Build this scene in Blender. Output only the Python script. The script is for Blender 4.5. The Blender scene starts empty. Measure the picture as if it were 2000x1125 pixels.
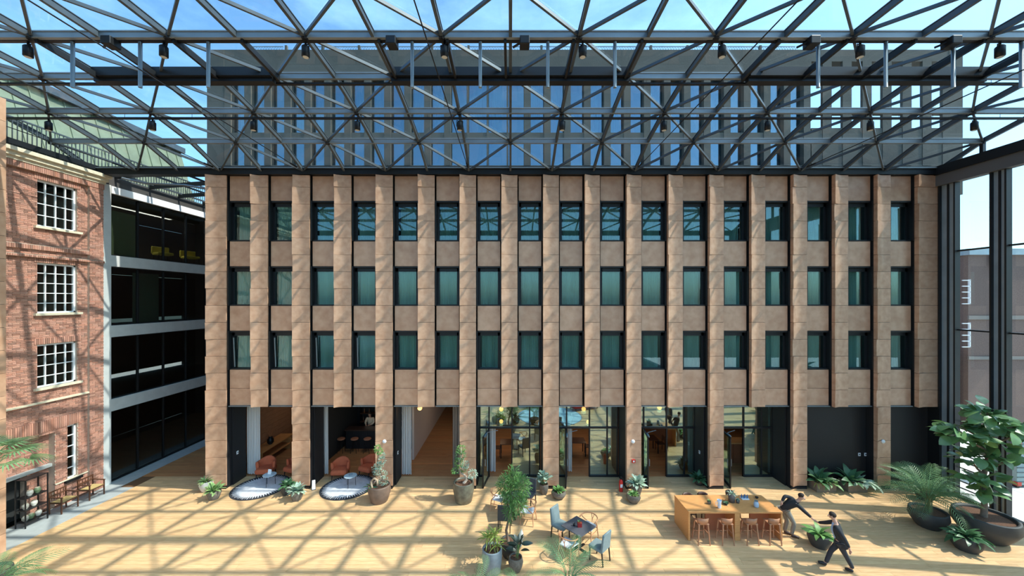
import bpy, math, random
from mathutils import Vector, Matrix, Euler
random.seed(7)
PI = math.pi
S = bpy.context.scene
COL = S.collection

# ------------------------------------------------------------------ camera, sky, sun, exposure
CX, CY, F, CH = 997.0, 585.0, 720.0, 8.3
cd = bpy.data.cameras.new('camera'); cam = bpy.data.objects.new('camera', cd); COL.objects.link(cam)
cam.location = (0, 0, CH); cam.rotation_euler = (PI/2, 0, 0)
cd.sensor_width = 36; cd.lens = 36*F/2000
cd.shift_x = 3/2000; cd.shift_y = 22.5/2000
cd.clip_start = 0.05; cd.clip_end = 500
S.camera = cam
SUN = Vector((1.0, -0.11, 1.22)).normalized()      # towards the sun
EL = math.asin(SUN.z); AZ = math.atan2(SUN.x, SUN.y)
w = bpy.data.worlds.new('sky'); S.world = w; w.use_nodes = True
N = w.node_tree.nodes; L = w.node_tree.links; N.clear()
sky = N.new('ShaderNodeTexSky'); sky.sky_type = 'NISHITA'; sky.sun_disc = False
sky.sun_elevation = EL; sky.sun_rotation = AZ; sky.air_density = 1.0; sky.dust_density = 2.2; sky.ozone_density = 1.6
tc = N.new('ShaderNodeTexCoord'); mp = N.new('ShaderNodeMapping'); mp.inputs['Scale'].default_value = (1, 1, 3.0)
nz = N.new('ShaderNodeTexNoise'); nz.inputs['Scale'].default_value = 2.3; nz.inputs['Detail'].default_value = 8; nz.inputs['Roughness'].default_value = .6
rp = N.new('ShaderNodeValToRGB'); rp.color_ramp.elements[0].position = .5; rp.color_ramp.elements[1].position = .78
mx = N.new('ShaderNodeMix'); mx.data_type = 'RGBA'; mx.inputs[7].default_value = (6.5, 7.2, 7.8, 1)
mu = N.new('ShaderNodeMath'); mu.operation = 'MULTIPLY'; mu.inputs[1].default_value = .3
bg = N.new('ShaderNodeBackground'); bg.inputs['Strength'].default_value = .34
wo = N.new('ShaderNodeOutputWorld')
L.new(tc.outputs['Generated'], mp.inputs[0]); L.new(mp.outputs[0], nz.inputs['Vector']); L.new(nz.outputs['Fac'], rp.inputs[0])
L.new(rp.outputs[0], mu.inputs[0]); L.new(mu.outputs[0], mx.inputs[0]); L.new(sky.outputs[0], mx.inputs[6])
tn = N.new('ShaderNodeMix'); tn.data_type = 'RGBA'; tn.blend_type = 'MULTIPLY'; tn.inputs[0].default_value = 1; tn.inputs[7].default_value = (.62, .9, 1.0, 1)
L.new(mx.outputs[2], tn.inputs[6]); L.new(tn.outputs[2], bg.inputs[0]); L.new(bg.outputs[0], wo.inputs[0])
sl = bpy.data.lights.new('sun', 'SUN'); sl.energy = 5.4; sl.angle = math.radians(.6); sl.color = (1, .94, .84)
so = bpy.data.objects.new('sun', sl); COL.objects.link(so); so.rotation_euler = SUN.to_track_quat('Z', 'Y').to_euler(); so.location = (30, 0, 40)
S.view_settings.view_transform = 'Standard'; S.view_settings.look = 'None'; S.view_settings.gamma = 1
S.view_settings.use_curve_mapping = False; S.view_settings.exposure = 0.18

# ------------------------------------------------------------------ materials
def srgb(r, g, b):
    f = lambda c: (c/255/12.92) if c/255 <= .04045 else ((c/255+.055)/1.055)**2.4
    return (f(r), f(g), f(b), 1)
MATS = {}
def mat(name, col, rough=.6, metal=0, noise=.0, nscale=6, bump=0, bscale=40, rnd=0, attr=False, spec=.5, stretch=None, col2=None, emit=None, trans=0, coat=0):
    if name in MATS: return MATS[name]
    m = bpy.data.materials.new(name); m.use_nodes = True; MATS[name] = m
    n = m.node_tree.nodes; l = m.node_tree.links; b = n['Principled BSDF']
    b.inputs['Roughness'].default_value = rough; b.inputs['Metallic'].default_value = metal
    b.inputs['Specular IOR Level'].default_value = spec
    if coat: b.inputs['Coat Weight'].default_value = coat
    c = n.new('ShaderNodeRGB'); c.outputs[0].default_value = col; out = c.outputs[0]
    t = n.new('ShaderNodeTexCoord'); mpp = n.new('ShaderNodeMapping'); l.new(t.outputs['Object'], mpp.inputs[0])
    if stretch: mpp.inputs['Scale'].default_value = stretch
    if attr:
        a = n.new('ShaderNodeAttribute'); a.attribute_name = 'Col'
        k = n.new('ShaderNodeMix'); k.data_type = 'RGBA'; k.blend_type = 'MULTIPLY'; k.inputs[0].default_value = 1
        l.new(out, k.inputs[6]); l.new(a.outputs['Color'], k.inputs[7]); out = k.outputs[2]
    if noise:
        z = n.new('ShaderNodeTexNoise'); z.inputs['Scale'].default_value = nscale; z.inputs['Detail'].default_value = 5
        l.new(mpp.outputs[0], z.inputs['Vector'])
        if rnd:
            oi = n.new('ShaderNodeObjectInfo'); z.noise_dimensions = '4D'
            ml = n.new('ShaderNodeMath'); ml.operation = 'MULTIPLY'; ml.inputs[1].default_value = 50; l.new(oi.outputs['Random'], ml.inputs[0]); l.new(ml.outputs[0], z.inputs['W'])
        k = n.new('ShaderNodeMix'); k.data_type = 'RGBA'
        r2 = n.new('ShaderNodeMapRange'); r2.inputs[1].default_value = .3; r2.inputs[2].default_value = .7; l.new(z.outputs['Fac'], r2.inputs[0])
        l.new(r2.outputs[0], k.inputs[0])
        d = n.new('ShaderNodeMix'); d.data_type = 'RGBA'; d.blend_type = 'MULTIPLY'; d.inputs[0].default_value = 1
        l.new(out, d.inputs[6]); d.inputs[7].default_value = (1-noise, 1-noise, 1-noise, 1)
        if col2: d.inputs[7].default_value = tuple(min(3, col2[i]/max(col[i], 1e-4)) for i in range(3))+(1,)
        l.new(out, k.inputs[6]); l.new(d.outputs[2], k.inputs[7]); out = k.outputs[2]
    if rnd:
        oi = n.new('ShaderNodeObjectInfo'); h = n.new('ShaderNodeHueSaturation')
        r3 = n.new('ShaderNodeMapRange'); r3.inputs[3].default_value = 1-rnd; r3.inputs[4].default_value = 1+rnd
        l.new(oi.outputs['Random'], r3.inputs[0]); l.new(r3.outputs[0], h.inputs['Value']); l.new(out, h.inputs['Color']); out = h.outputs[0]
    l.new(out, b.inputs['Base Color'])
    if bump:
        z = n.new('ShaderNodeTexNoise'); z.inputs['Scale'].default_value = bscale; l.new(mpp.outputs[0], z.inputs['Vector'])
        bb = n.new('ShaderNodeBump'); bb.inputs['Strength'].default_value = bump; bb.inputs['Distance'].default_value = .02
        l.new(z.outputs['Fac'], bb.inputs['Height']); l.new(bb.outputs[0], b.inputs['Normal'])
    if emit:
        b.inputs['Emission Color'].default_value = emit[:3]+(1,); b.inputs['Emission Strength'].default_value = emit[3]
    if trans:   # thin leaf / cloth: lets some light through
        tr = n.new('ShaderNodeBsdfTranslucent'); l.new(out, tr.inputs[0]); ms = n.new('ShaderNodeMixShader'); ms.inputs[0].default_value = trans
        l.new(b.outputs[0], ms.inputs[1]); l.new(tr.outputs[0], ms.inputs[2]); l.new(ms.outputs[0], n['Material Output'].inputs[0])
    return m
def glass(name, tint=(.9, .95, .95), refl=1.0, base=.0, gcol=(1, 1, 1)):
    if name in MATS: return MATS[name]
    m = bpy.data.materials.new(name); m.use_nodes = True; MATS[name] = m
    n = m.node_tree.nodes; l = m.node_tree.links; n.remove(n['Principled BSDF'])
    t = n.new('ShaderNodeBsdfTransparent'); t.inputs[0].default_value = tuple(tint)+(1,)
    g = n.new('ShaderNodeBsdfGlossy'); g.inputs['Roughness'].default_value = .01; g.inputs[0].default_value = tuple(gcol)+(1,)
    fr = n.new('ShaderNodeFresnel'); ge = n.new('ShaderNodeNewGeometry'); ir = n.new('ShaderNodeMapRange')
    ir.inputs[3].default_value = 1.5; ir.inputs[4].default_value = 1/1.5; l.new(ge.outputs['Backfacing'], ir.inputs[0]); l.new(ir.outputs[0], fr.inputs[0])
    a = n.new('ShaderNodeMath'); a.operation = 'MULTIPLY_ADD'; a.inputs[1].default_value = refl; a.inputs[2].default_value = base; a.use_clamp = True
    l.new(fr.outputs[0], a.inputs[0]); ms = n.new('ShaderNodeMixShader')
    l.new(a.outputs[0], ms.inputs[0]); l.new(t.outputs[0], ms.inputs[1]); l.new(g.outputs[0], ms.inputs[2]); l.new(ms.outputs[0], n['Material Output'].inputs[0])
    return m
STEEL = mat('dark_steel', srgb(84, 92, 98), .42, .3, noise=.25, nscale=2)
STEEL2 = mat('black_steel', srgb(26, 28, 31), .45, .2)
GREYST = mat('blue_grey_steel', srgb(158, 174, 184), .4, .35, noise=.2, nscale=1.5)
ROD = mat('galvanised_rod', srgb(135, 148, 155), .4, .5)
COPPER = mat('copper_cladding', srgb(208, 168, 138), .4, .12, noise=.3, nscale=3.2, rnd=.09, bump=.1, bscale=60, col2=srgb(186, 142, 112), spec=.7)
JOINT = mat('dark_joint', srgb(24, 24, 27), .6)
CURT = mat('sea_green_curtain', srgb(186, 206, 194), .85, trans=.25)
WCURT = mat('white_curtain', srgb(214, 212, 208), .85, trans=.2)
WINGL = glass('window_glass', (.74, .87, .86), 1.3, .03, (.75, .95, 1))
ROOFGL = glass('roof_glass', (.93, .97, .98), .35, .0)
WALLGL = glass('curtain_wall_glass', (.94, .97, .97), .7, .02)
DARKGL = glass('dark_glass', (.5, .52, .5), 1.0, .03)
DOORGL = glass('door_glass', (.72, .86, .84), 2.2, .2, (.8, 1, .97))
TOWGL = glass('tower_glass', (.55, .72, .78), 1.6, .14, (.75, .9, 1))
WOODF = mat('oak_floor_board', srgb(230, 190, 142), .5, noise=.22, nscale=3, attr=True, stretch=(.8, 9, 9), bump=.06, bscale=30, col2=srgb(208, 164, 114))
WOODG = mat('floor_gap', srgb(110, 78, 48), .8)
CONC = mat('concrete', srgb(172, 176, 174), .8, noise=.15, nscale=4, bump=.1)
FRAMEC = mat('grey_concrete_frame', srgb(192, 196, 194), .75, noise=.12, nscale=3)
MORTAR = mat('mortar', srgb(188, 168, 150), .9, noise=.15, nscale=8)
BRICK = mat('brick', srgb(190, 138, 116), .85, attr=True, noise=.2, nscale=30)
BRICKG = mat('grey_brown_brick', srgb(128, 106, 98), .9, noise=.35, nscale=18)
CREAM = mat('cream_stone', srgb(226, 214, 186), .8, noise=.2, nscale=8, bump=.3, bscale=30)
WHITE = mat('white_paint', srgb(236, 238, 240), .5)
PANE = glass('old_pane', (.5, .55, .54), 1.5, .08)
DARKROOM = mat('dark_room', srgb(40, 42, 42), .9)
CLADG = mat('grey_tower_cladding', srgb(92, 88, 80), .8, noise=.22, nscale=1.2, bump=.2, bscale=14)
OAK = mat('golden_oak', srgb(222, 160, 98), .5, noise=.2, nscale=5, stretch=(1, 8, 8), col2=srgb(200, 136, 78))
OAKR = mat('stool_wood', srgb(190, 134, 98), .5, noise=.15, nscale=8)
WALN = mat('dark_walnut', srgb(92, 58, 40), .5, noise=.2, nscale=8)
SOIL = mat('soil', srgb(120, 84, 62), .95, noise=.5, nscale=30, bump=1, bscale=60)
BLACK = mat('black_wall', srgb(30, 30, 32), .55)
BROWNP = mat('interior_brown', srgb(140, 104, 84), .7, noise=.1)

# ------------------------------------------------------------------ mesh builder
class MB:
    def __init__(s): s.v = []; s.f = []; s.c = []; s.mi = []; s.col = None; s.m = 0; s.smooth = False
    def add(s, vs, fs, col=None):
        o = len(s.v); s.v += [tuple(v) for v in vs]
        for f in fs:
            s.f.append([i+o for i in f]); s.mi.append(s.m); s.c.append(col or (1, 1, 1))
        return s
    def box(s, x0, y0, z0, x1, y1, z1, col=None, back=True):
        vs = [(x0, y0, z0), (x1, y0, z0), (x1, y1, z0), (x0, y1, z0), (x0, y0, z1), (x1, y0, z1), (x1, y1, z1), (x0, y1, z1)]
        return s.add(vs, [(0, 3, 2, 1), (4, 5, 6, 7), (0, 1, 5, 4), (1, 2, 6, 5), (2, 3, 7, 6), (3, 0, 4, 7)], col)
    def bar(s, p, q, w, h, up=(0, 0, 1), w2=None, h2=None):
        p, q = Vector(p), Vector(q); d = (q-p).normalized(); u = Vector(up)
        if abs(d.dot(u)) > .98: u = Vector((0, 1, 0))
        a = d.cross(u).normalized(); b = a.cross(d).normalized()
        w2 = w if w2 is None else w2; h2 = h if h2 is None else h2
        vs = [p+a*x*w/2+b*y*h/2 for x, y in ((-1, -1), (1, -1), (1, 1), (-1, 1))]+[q+a*x*w2/2+b*y*h2/2 for x, y in ((-1, -1), (1, -1), (1, 1), (-1, 1))]
        return s.add(vs, [(0, 3, 2, 1), (4, 5, 6, 7), (0, 1, 5, 4), (1, 2, 6, 5), (2, 3, 7, 6), (3, 0, 4, 7)])
    def tube(s, pts, r, n=8, rs=None, cap=True):
        pts = [Vector(p) for p in pts]; o = len(s.v); a = None
        for i, p in enumerate(pts):
            d = (pts[min(i+1, len(pts)-1)]-pts[max(i-1, 0)]).normalized()
            if a is None: a = d.orthogonal().normalized()
            a = (a-d*a.dot(d)).normalized(); b = d.cross(a); rr = rs[i] if rs else r
            for k in range(n): s.v.append(tuple(p+(a*math.cos(2*PI*k/n)+b*math.sin(2*PI*k/n))*rr))
        for i in range(len(pts)-1):
            for k in range(n):
                s.f.append([o+i*n+k, o+i*n+(k+1) % n, o+(i+1)*n+(k+1) % n, o+(i+1)*n+k]); s.mi.append(s.m); s.c.append((1, 1, 1))
        if cap:
            for base in (o, o+(len(pts)-1)*n): s.f.append([base+k for k in range(n)]); s.mi.append(s.m); s.c.append((1, 1, 1))
        return s
    def lathe(s, prof, n=24, c=(0, 0, 0), cap=True, sx=1, sy=1):
        o = len(s.v); 
        for r, z in prof:
            for k in range(n): s.v.append((c[0]+sx*r*math.cos(2*PI*k/n), c[1]+sy*r*math.sin(2*PI*k/n), c[2]+z))
        for i in range(len(prof)-1):
            for k in range(n):
                s.f.append([o+i*n+k, o+i*n+(k+1) % n, o+(i+1)*n+(k+1) % n, o+(i+1)*n+k]); s.mi.append(s.m); s.c.append((1, 1, 1))
        if cap:
            for i in (0, len(prof)-1):
                if prof[i][0] > 1e-4: s.f.append([o+i*n+k for k in range(n)]); s.mi.append(s.m); s.c.append((1, 1, 1))
        return s
    def mesh(s, name, mats, smooth=False, attr=False):
        me = bpy.data.meshes.new(name); me.from_pydata(s.v, [], s.f); 
        for m in (mats if isinstance(mats, (list, tuple)) else [mats]): me.materials.append(m)
        me.polygons.foreach_set('material_index', s.mi)
        if smooth: me.polygons.foreach_set('use_smooth', [True]*len(s.f))
        if attr:
            ca = me.color_attributes.new('Col', 'FLOAT_COLOR', 'CORNER'); buf = []
            for f, c in zip(s.f, s.c): buf += [c[0], c[1], c[2], 1]*len(f)
            ca.data.foreach_set('color', buf)
        me.update(); return me
    def obj(s, name, mats, parent=None, smooth=False, attr=False, **kw):
        o = bpy.data.objects.new(name, s.mesh(name, mats, smooth, attr)); COL.objects.link(o)
        if parent: o.parent = parent
        for k, v in kw.items(): o[k] = v
        return o
def link(name, me, parent=None, loc=(0, 0, 0), rot=(0, 0, 0), sc=(1, 1, 1), **kw):
    o = bpy.data.objects.new(name, me); COL.objects.link(o); o.parent = parent
    o.location = loc; o.rotation_euler = rot; o.scale = sc
    for k, v in kw.items(): o[k] = v
    return o
def empty(name, loc=(0, 0, 0), rz=0, **kw):
    o = bpy.data.objects.new(name, None); COL.objects.link(o); o.location = loc; o.rotation_euler = (0, 0, rz)
    for k, v in kw.items(): o[k] = v
    return o
def thing(name, label, cat, loc=(0, 0, 0), rz=0, group=None):
    o = empty(name, loc, rz, label=label, category=cat)
    if group: o['group'] = group
    return o
def smod(o, width=.01, seg=2):
    m = o.modifiers.new('bevel', 'BEVEL'); m.width = width; m.segments = seg; m.limit_method = 'ANGLE'
    return o
def dup(root, label=None):
    r = root.copy(); COL.objects.link(r)
    if label: r['label'] = label
    for ch in list(root.children):
        c = ch.copy(); COL.objects.link(c); c.parent = r
        for g in list(ch.children):
            d = g.copy(); COL.objects.link(d); d.parent = c
    return r
def PX(x, Y): return (x-CX)/F*Y
def PZ(y, Y): return CH-(y-CY)/F*Y
def G(x, y, z=0.0):
    Y = F*(CH-z)/(y-CY); return PX(x, Y), Y
def ordinal(i): return ['first', 'second', 'third', 'fourth', 'fifth', 'sixth', 'seventh', 'eighth', 'ninth', 'tenth', 'eleventh', 'twelfth', 'thirteenth', 'fourteenth', 'fifteenth', 'sixteenth', 'seventeenth', 'eighteenth'][i]
FY = 16.15                                        # facade plane

# ------------------------------------------------------------------ floor
fl = MB().box(-18.3, -1, -.2, 19, 31, -.012).obj('floor', WOODG, kind='structure')
def boards(name, x0, x1, y0, y1, tone, pitch=.16, bright=1.0):
    m = MB(); y = y0; r = random.Random(5)
    while y < y1:
        x = x0-r.random()*3
        while x < x1:
            n = 2.2+r.random()*1.4; a, b = max(x, x0), min(x+n, x1)
            if b-a > .05:
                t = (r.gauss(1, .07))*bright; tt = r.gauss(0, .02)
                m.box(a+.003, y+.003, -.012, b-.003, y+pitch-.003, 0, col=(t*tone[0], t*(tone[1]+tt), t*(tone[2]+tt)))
            x += n
        y += pitch
    o = m.obj(name, WOODF, fl, attr=True, kind='stuff'); return o
boards('floor_board', -16.65, 18.75, .5, 17.3, (1, 1, 1)); boards('floor_board', -17.3, 18.75, 17.3, 31, (.66, .5, .4))  # rear boards: shade of the hall and passage put into their tone
cs = MB().box(-18.2, .5, -.15, -16.65, 16.3, .004).box(-18.4, 16.3, -.15, -17.3, 27, .004)
cs.obj('trim_1', CONC, kind='structure')

# ------------------------------------------------------------------ back facade
UP = [(405, 442), (492, 523), (573, 605), (654, 686), (735, 767), (817, 849), (898, 930), (979, 1011), (1060, 1092), (1141, 1172), (1222, 1253), (1303, 1334), (1383, 1414), (1464, 1495), (1545, 1577), (1626, 1657), (1708, 1740), (1788, 1832)]
fx = lambda px: (px-CX)*FY/F
ZT, ZG = 13.75, 3.59
wb = MB()
wb.box(fx(405)+.05, FY+.75, ZG, fx(1835), FY+.95, ZT)        # backing
wb.box(fx(405)+.05, FY+.3, ZG-.02, fx(1835), FY+1.2, ZG+.25)
wall_back = wb.obj('wall_back', JOINT, kind='structure')
# concave pier panel, proud on one edge
def pillow(wd, ht, seed, amt=.11):
    m = MB(); r = random.Random(seed); n = 8; k = 6; vs = []
    ww = .34+r.random()*.2; a2 = amt*(.7+r.random()*.6)
    for j in range(k+1):
        v = j/k
        for i in range(n+1):
            u = i/n; wv = ww*(.55+.45*math.sin(PI*(.25+.6*v)))+.12*v
            d = a2*max(0, 1-u/wv)**1.25 + .012*max(0, v-.8)/.2*(1-u)
            vs.append((u*wd, -d, v*ht))
    fs = [(j*(n+1)+i, j*(n+1)+i+1, (j+1)*(n+1)+i+1, (j+1)*(n+1)+i) for j in range(k) for i in range(n)]
    m.add(vs, fs)
    # rim back to the wall
    ring = [i for i in range(n+1)]+[j*(n+1)+n for j in range(1, k+1)]+[k*(n+1)+i for i in range(n-1, -1, -1)]+[j*(n+1) for j in range(k-1, 0, -1)]
    o = len(vs); bk = [(vs[i][0], .05, vs[i][2]) for i in ring]; L_ = len(ring)
    m.v += bk
    for q in range(L_):
        m.f.append([ring[q], o+q, o+(q+1) % L_, ring[(q+1) % L_]]); m.mi.append(0); m.c.append((1, 1, 1))
    me = m.mesh('cladding_panel', COPPER, smooth=True)
    try: me.set_sharp_from_angle(angle=.6)
    except Exception: pass
    return me
PH = .7398
PIL = [pillow(1, 1, s) for s in range(7)]
tops = [ZT-.53-PH*i for i in range(14)]
count = 0
piers = []
for i, (a, b) in enumerate(UP):
    x0, x1 = fx(a), fx(b)
    ground = (i % 2 == 0) and i < 17
    zlo = .06 if ground else ZG
    core = MB().box(x0+.015, FY+.03, zlo-.06 if ground else zlo, x1-.015, FY+(1.15 if ground else .75), ZT)
    if ground: core.box(x0+.02, FY+.0, 0, x1-.02, FY+.3, .1)
    core.obj('facade_pier', JOINT, wall_back)
    # copper side cheeks
    z = ZT
    edges = [ZT, ZT-.53]
    while edges[-1]-PH > zlo+.2: edges.append(edges[-1]-PH)
    edges.append(zlo+(.08 if ground else 0))
    for j in range(len(edges)-1):
        zt, zb = edges[j]-.006, edges[j+1]+.006
        me = PIL[random.randrange(7)]
        link('cladding_panel', me, wall_back, (x0+.008, FY, zb), (0, 0, 0), (x1-x0-.016, 1, zt-zb)); count += 1
def flat(name, x0, x1, z0, z1, y):
    o = MB().box(x0, y, z0, x1, y+.06, z1).obj(name, COPPER, wall_back); smod(o, .008, 2); return o
ROWS = [(12.65, 10.88), (9.76, 8.03), (6.91, 5.21)]
SY = FY+.14
curtmesh = []
def curtain_mesh(wd, ht, seed, mt, amp=.03, folds=None, sway=.0, name='curtain'):
    r = random.Random(seed); n = int(folds or wd/.07)*6; k = 5; m = MB(); vs = []
    ph = r.random()*6
    for j in range(k+1):
        v = j/k
        for i in range(n+1):
            u = i/n; x = u*wd + sway*math.sin(u*9+v*2+ph)*(1-v)
            a = amp*(.8+.3*math.sin(u*13+ph))*(1+.15*(1-v))
            vs.append((x, a*math.sin(u*(n/6)*2*PI+.4*math.sin(v*3+ph)), v*ht))
    m.add(vs, [(j*(n+1)+i, j*(n+1)+i+1, (j+1)*(n+1)+i+1, (j+1)*(n+1)+i) for j in range(k) for i in range(n)])
    return m.mesh(name, mt, smooth=True)
CM = [curtain_mesh(1, 1, s, CURT, .05, folds=11, sway=.0) for s in range(5)]
rowname = ['top', 'middle', 'lowest']
wn = 0
for i in range(17):
    x0, x1 = fx(UP[i][1]), fx(UP[i+1][0])
    g = .045
    a, b = x0+g, x1-g
    flat('spandrel_panel', a, b, ROWS[0][0]+.01, ZT, SY)
    flat('spandrel_panel', a, b, ROWS[1][0]+.01, ROWS[0][1]-.01, SY)
    flat('spandrel_panel', a, b, ROWS[2][0]+.01, ROWS[1][1]-.01, SY)
    flat('spandrel_panel', a, b, 4.38, ROWS[2][1]-.01, SY)
    flat('spandrel_panel', a, b, ZG+.03, 4.37, SY)
    for rr, (zt, zb) in enumerate(ROWS):
        wn += 1
        # black frame lining the reveal
        Yg = FY+.30
        m = MB(); A, B = x0+.01, x1-.01
        m.box(A, FY+.05, zb, A+.05, Yg+.1, zt).box(B-.05, FY+.05, zb, B, Yg+.1, zt)
        m.box(A, SY-.01, zb, B, Yg+.1, zb+.05).box(A, SY-.01, zt-.06, B, Yg+.1, zt)
        m.box(A+.05, Yg-.03, zb, A+.15, Yg+.05, zt).box(B-.15, Yg-.03, zb, B-.05, Yg+.05, zt).box(A, Yg-.03, zt-.22, B, Yg+.05, zt)
        fr = m.obj('window_%d' % wn, STEEL2, kind='structure', label='%s-row window in the copper facade, %s from the brick side' % (rowname[rr], ordinal(i)))
        p = MB().box(A+.15, Yg, zb+.05, B-.15, Yg+.012, zt-.22).obj('pane', WINGL, fr)
        if rr == 2 and i < 4:   # tilted sash edge
            MB().bar((A+.19, Yg-.06, zb+.1), (A+.19, Yg-.14, zt-.3), .03, .04).obj('sash', ROD, fr)
        cw = (B-A-.28)*(1 if (i+rr) % 4 else .92); cx0 = B-.14-cw if i < 9 else A+.14
        c = link('curtain', CM[(i*3+rr) % 5], None, (cx0, Yg+.2, zb+.03), (0, 0, 0), (cw, 1, zt-zb-.1))
        c['label'] = 'sea green pleated curtain in the %s-row facade window, %s from the brick side' % (rowname[rr], ordinal(i)); c['category'] = 'curtain'; c['group'] = 'curtains in the hotel windows'
# white drip line under the cladding
gx = [(UP[i][1], UP[i+1][0]) for i in range(17)]
for i, (a, b) in enumerate(gx):
    MB().box(fx(a)+.02, FY+.08, ZG-.01, fx(b)-.02, FY+.2, ZG+.02).obj('drip_edge', ROD, wall_back)
# grey-brown right end strip
MB().box(fx(1832), FY-.02, 0, fx(1846), FY+.5, ZT).obj('corner_post', STEEL2, wall_back)
# ceiling over the hotel's ground floor, side cheeks of the bays
MB().box(fx(405)+.1, FY+.96, ZG+.0, 18.6, 31, ZG+.15).obj('ground_floor_soffit', mat('soffit', srgb(150, 140, 130), .8), wall_back)
MB().box(-13.0, 30.6, 0, 18.6, 30.9, ZG).obj('hall_end_wall', BROWNP, wall_back)
MB().box(-13.25, 17.3, 0, -13.1, 30.6, ZT).obj('hall_side_wall', BROWNP, wall_back)
MB().box(18.5, 17.3, 0, 18.6, 30.6, ZT).obj('hall_side_wall', BROWNP, wall_back)
GB = [(UP[i][1], UP[i+2][0]) for i in range(0, 15, 2)]+[(1740, 1835)]
BX = [(fx(a), fx(b)) for a, b in GB]
MB().box(BX[0][0]+.0, FY+.35, 0, BX[0][0]+.04, 17.3, ZG).obj('side_panel', BLACK, wall_back)
for i in range(1, 8):
    MB().box(BX[i][0]-.0, FY+.35, 0, BX[i][0]+.04, 17.3, ZG).obj('side_panel', BLACK, wall_back)
    if i in (5, 6): MB().box(BX[i][1]-.04, FY+.3, 0, BX[i][1], 17.3, ZG).obj('side_panel', BLACK, wall_back)
MB().box(BX[7][0], FY+.4, 0, BX[7][1], FY+.5, ZG).obj('black_infill', BLACK, wall_back)
MB().box(BX[8][0], FY+.4, 0, BX[8][1], FY+.5, ZG).obj('black_infill', BLACK, wall_back)
# ------------------------------------------------------------------ upper hotel floors seen through the roof
tw = MB(); TY = 16.5
tz = lambda y: PZ(y, TY); tx = lambda x: PX(x, TY)
TX0, TX1 = tx(405), tx(1880)
XR = tx(1585)
tw.box(TX0, TY, tz(152), XR, TY+.5, tz(120))
tw.box(TX0, TY, tz(120), TX1-.6, TY+.5, tz(97))
tw.box(TX0, TY, tz(270), XR, TY+.5, tz(259))
tw.box(TX0, TY, ZT-.02, XR, TY+.5, tz(323))
tw.box(TX0-.01, TY-.01, ZT, TX0+.75, TY+.51, tz(97)-.01)
tw.box(TX1-.6, TY-.01, 13.0, TX1, TY+.2, tz(97)-.01)
tw.box(TX0, TY+.5, 13.8, XR, 30, 14.0).box(TX0, TY+.5, 18.3, XR, 30, 18.45).box(XR-.2, TY+.5, 13.8, XR, 30, 18.4).box(TX0, TY+.5, 13.8, TX0+.2, 30, 18.4)
tower = tw.obj('trim_2', CLADG, kind='structure')
tb = MB().box(TX0+.3, TY+1.2, 13.8, XR-.2, TY+1.3, tz(105)).obj('room_wall', mat('tower_room', srgb(120, 134, 150), .8), tower)
px = 445; n = 0
while px < 1870:
    X = tx(px); wd = .3 if not 905 < px < 1030 else .07
    if px > 1580: wd = .4
    if px > 1580: m = MB().box(X-wd/2, TY-.02, tz(323), X+wd/2, TY+.1, tz(119))
    else: m = MB().box(X-wd/2, TY-.02, tz(323), X+wd/2, TY+.3, tz(150))
    m.obj('tower_pier', CLADG, tower)
    if px+39 < 1600:
        for a, b in ((258, 153), (322, 271)):
            p = MB().box(X+wd/2, TY+.2, tz(a), tx(px+39)-wd/2+.1, TY+.22, tz(b)).obj('pane', TOWGL, tower)
        if n % 3 != 2:
            me = curtain_mesh(.4+.12*(n % 2), tz(153)-tz(258), n, CURT if n % 4 else WCURT, .03, 6)
            link('curtain', me, tower, (X+.2, TY+.5, tz(258)))
    n += 1; px += 39
# rooftop mesh screen
rs = MB(); z0, z1 = tz(97), tz(85)
for a, b in ((480, 548), (605, 1560)):
    x = tx(a)
    while x < tx(b):
        rs.bar((x, TY+.2, z0), (x+.12, TY+.2, z1), .012, .012).bar((x+.12, TY+.2, z0), (x, TY+.2, z1), .012, .012); x += .12
    rs.bar((tx(a), TY+.2, z1), (tx(b), TY+.2, z1), .03, .03)
rs.obj('rooftop_mesh_screen', GREYST, tower, kind='stuff')
x = 480
while x < 1560:
    MB().box(tx(x), TY+.15, z0, tx(x)+.1, TY+.25, z1+.03).obj('screen_post', CLADG, tower); x += 72
# balcony rails in the open part
MB().bar((XR, TY+.6, tz(205)), (TX1, TY+.6, tz(205)), .03, .04).obj('terrace_rail', STEEL, tower)
MB().box(XR, TY-.0, tz(222), TX1, TY+.2, tz(211)).box(XR, TY, ZT, TX1, TY+.2, tz(250)).obj('terrace_slab', CLADG, tower)

# ------------------------------------------------------------------ glass roof
U = 1.816
RY = [(16.15, 14.05), (14.64, 14.68), (13.04, 15.06), (11.44, 15.32), (9.77, 15.4), (8.15, 15.42), (6.55, 15.34), (4.95, 15.12), (3.35, 14.72), (1.75, 14.1)]
XE0, XE1 = -18.25, 18.75
ceil = empty('ceiling', (0, 0, 13.9), kind='structure')
def cobj(m, name, mt, **kw):
    for i, v in enumerate(m.v): m.v[i] = (v[0], v[1], v[2]-13.9)
    return m.obj(name, mt, ceil, **kw)
ks = list(range(-10, 11))
def RP(k, r): 
    x = max(XE0, min(XE1, k*U)) if abs(k) < 10 else (XE0 if k < 0 else XE1)
    return Vector((x, RY[r][0], RY[r][1]))
for r in range(len(RY)):
    if r in (0, len(RY)-1): continue
    y, z = RY[r]
    m = MB(); m.box(XE0, y-.025, z-.17, XE1, y+.025, z-.02); m.box(XE0, y-.05, z-.185, XE1, y+.05, z-.17); m.box(XE0, y-.05, z-.02, XE1, y+.05, z+.01)
    cobj(m, 'purlin', mat('light_steel', srgb(140, 148, 152), .4, .3, noise=.15, nscale=2))
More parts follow.
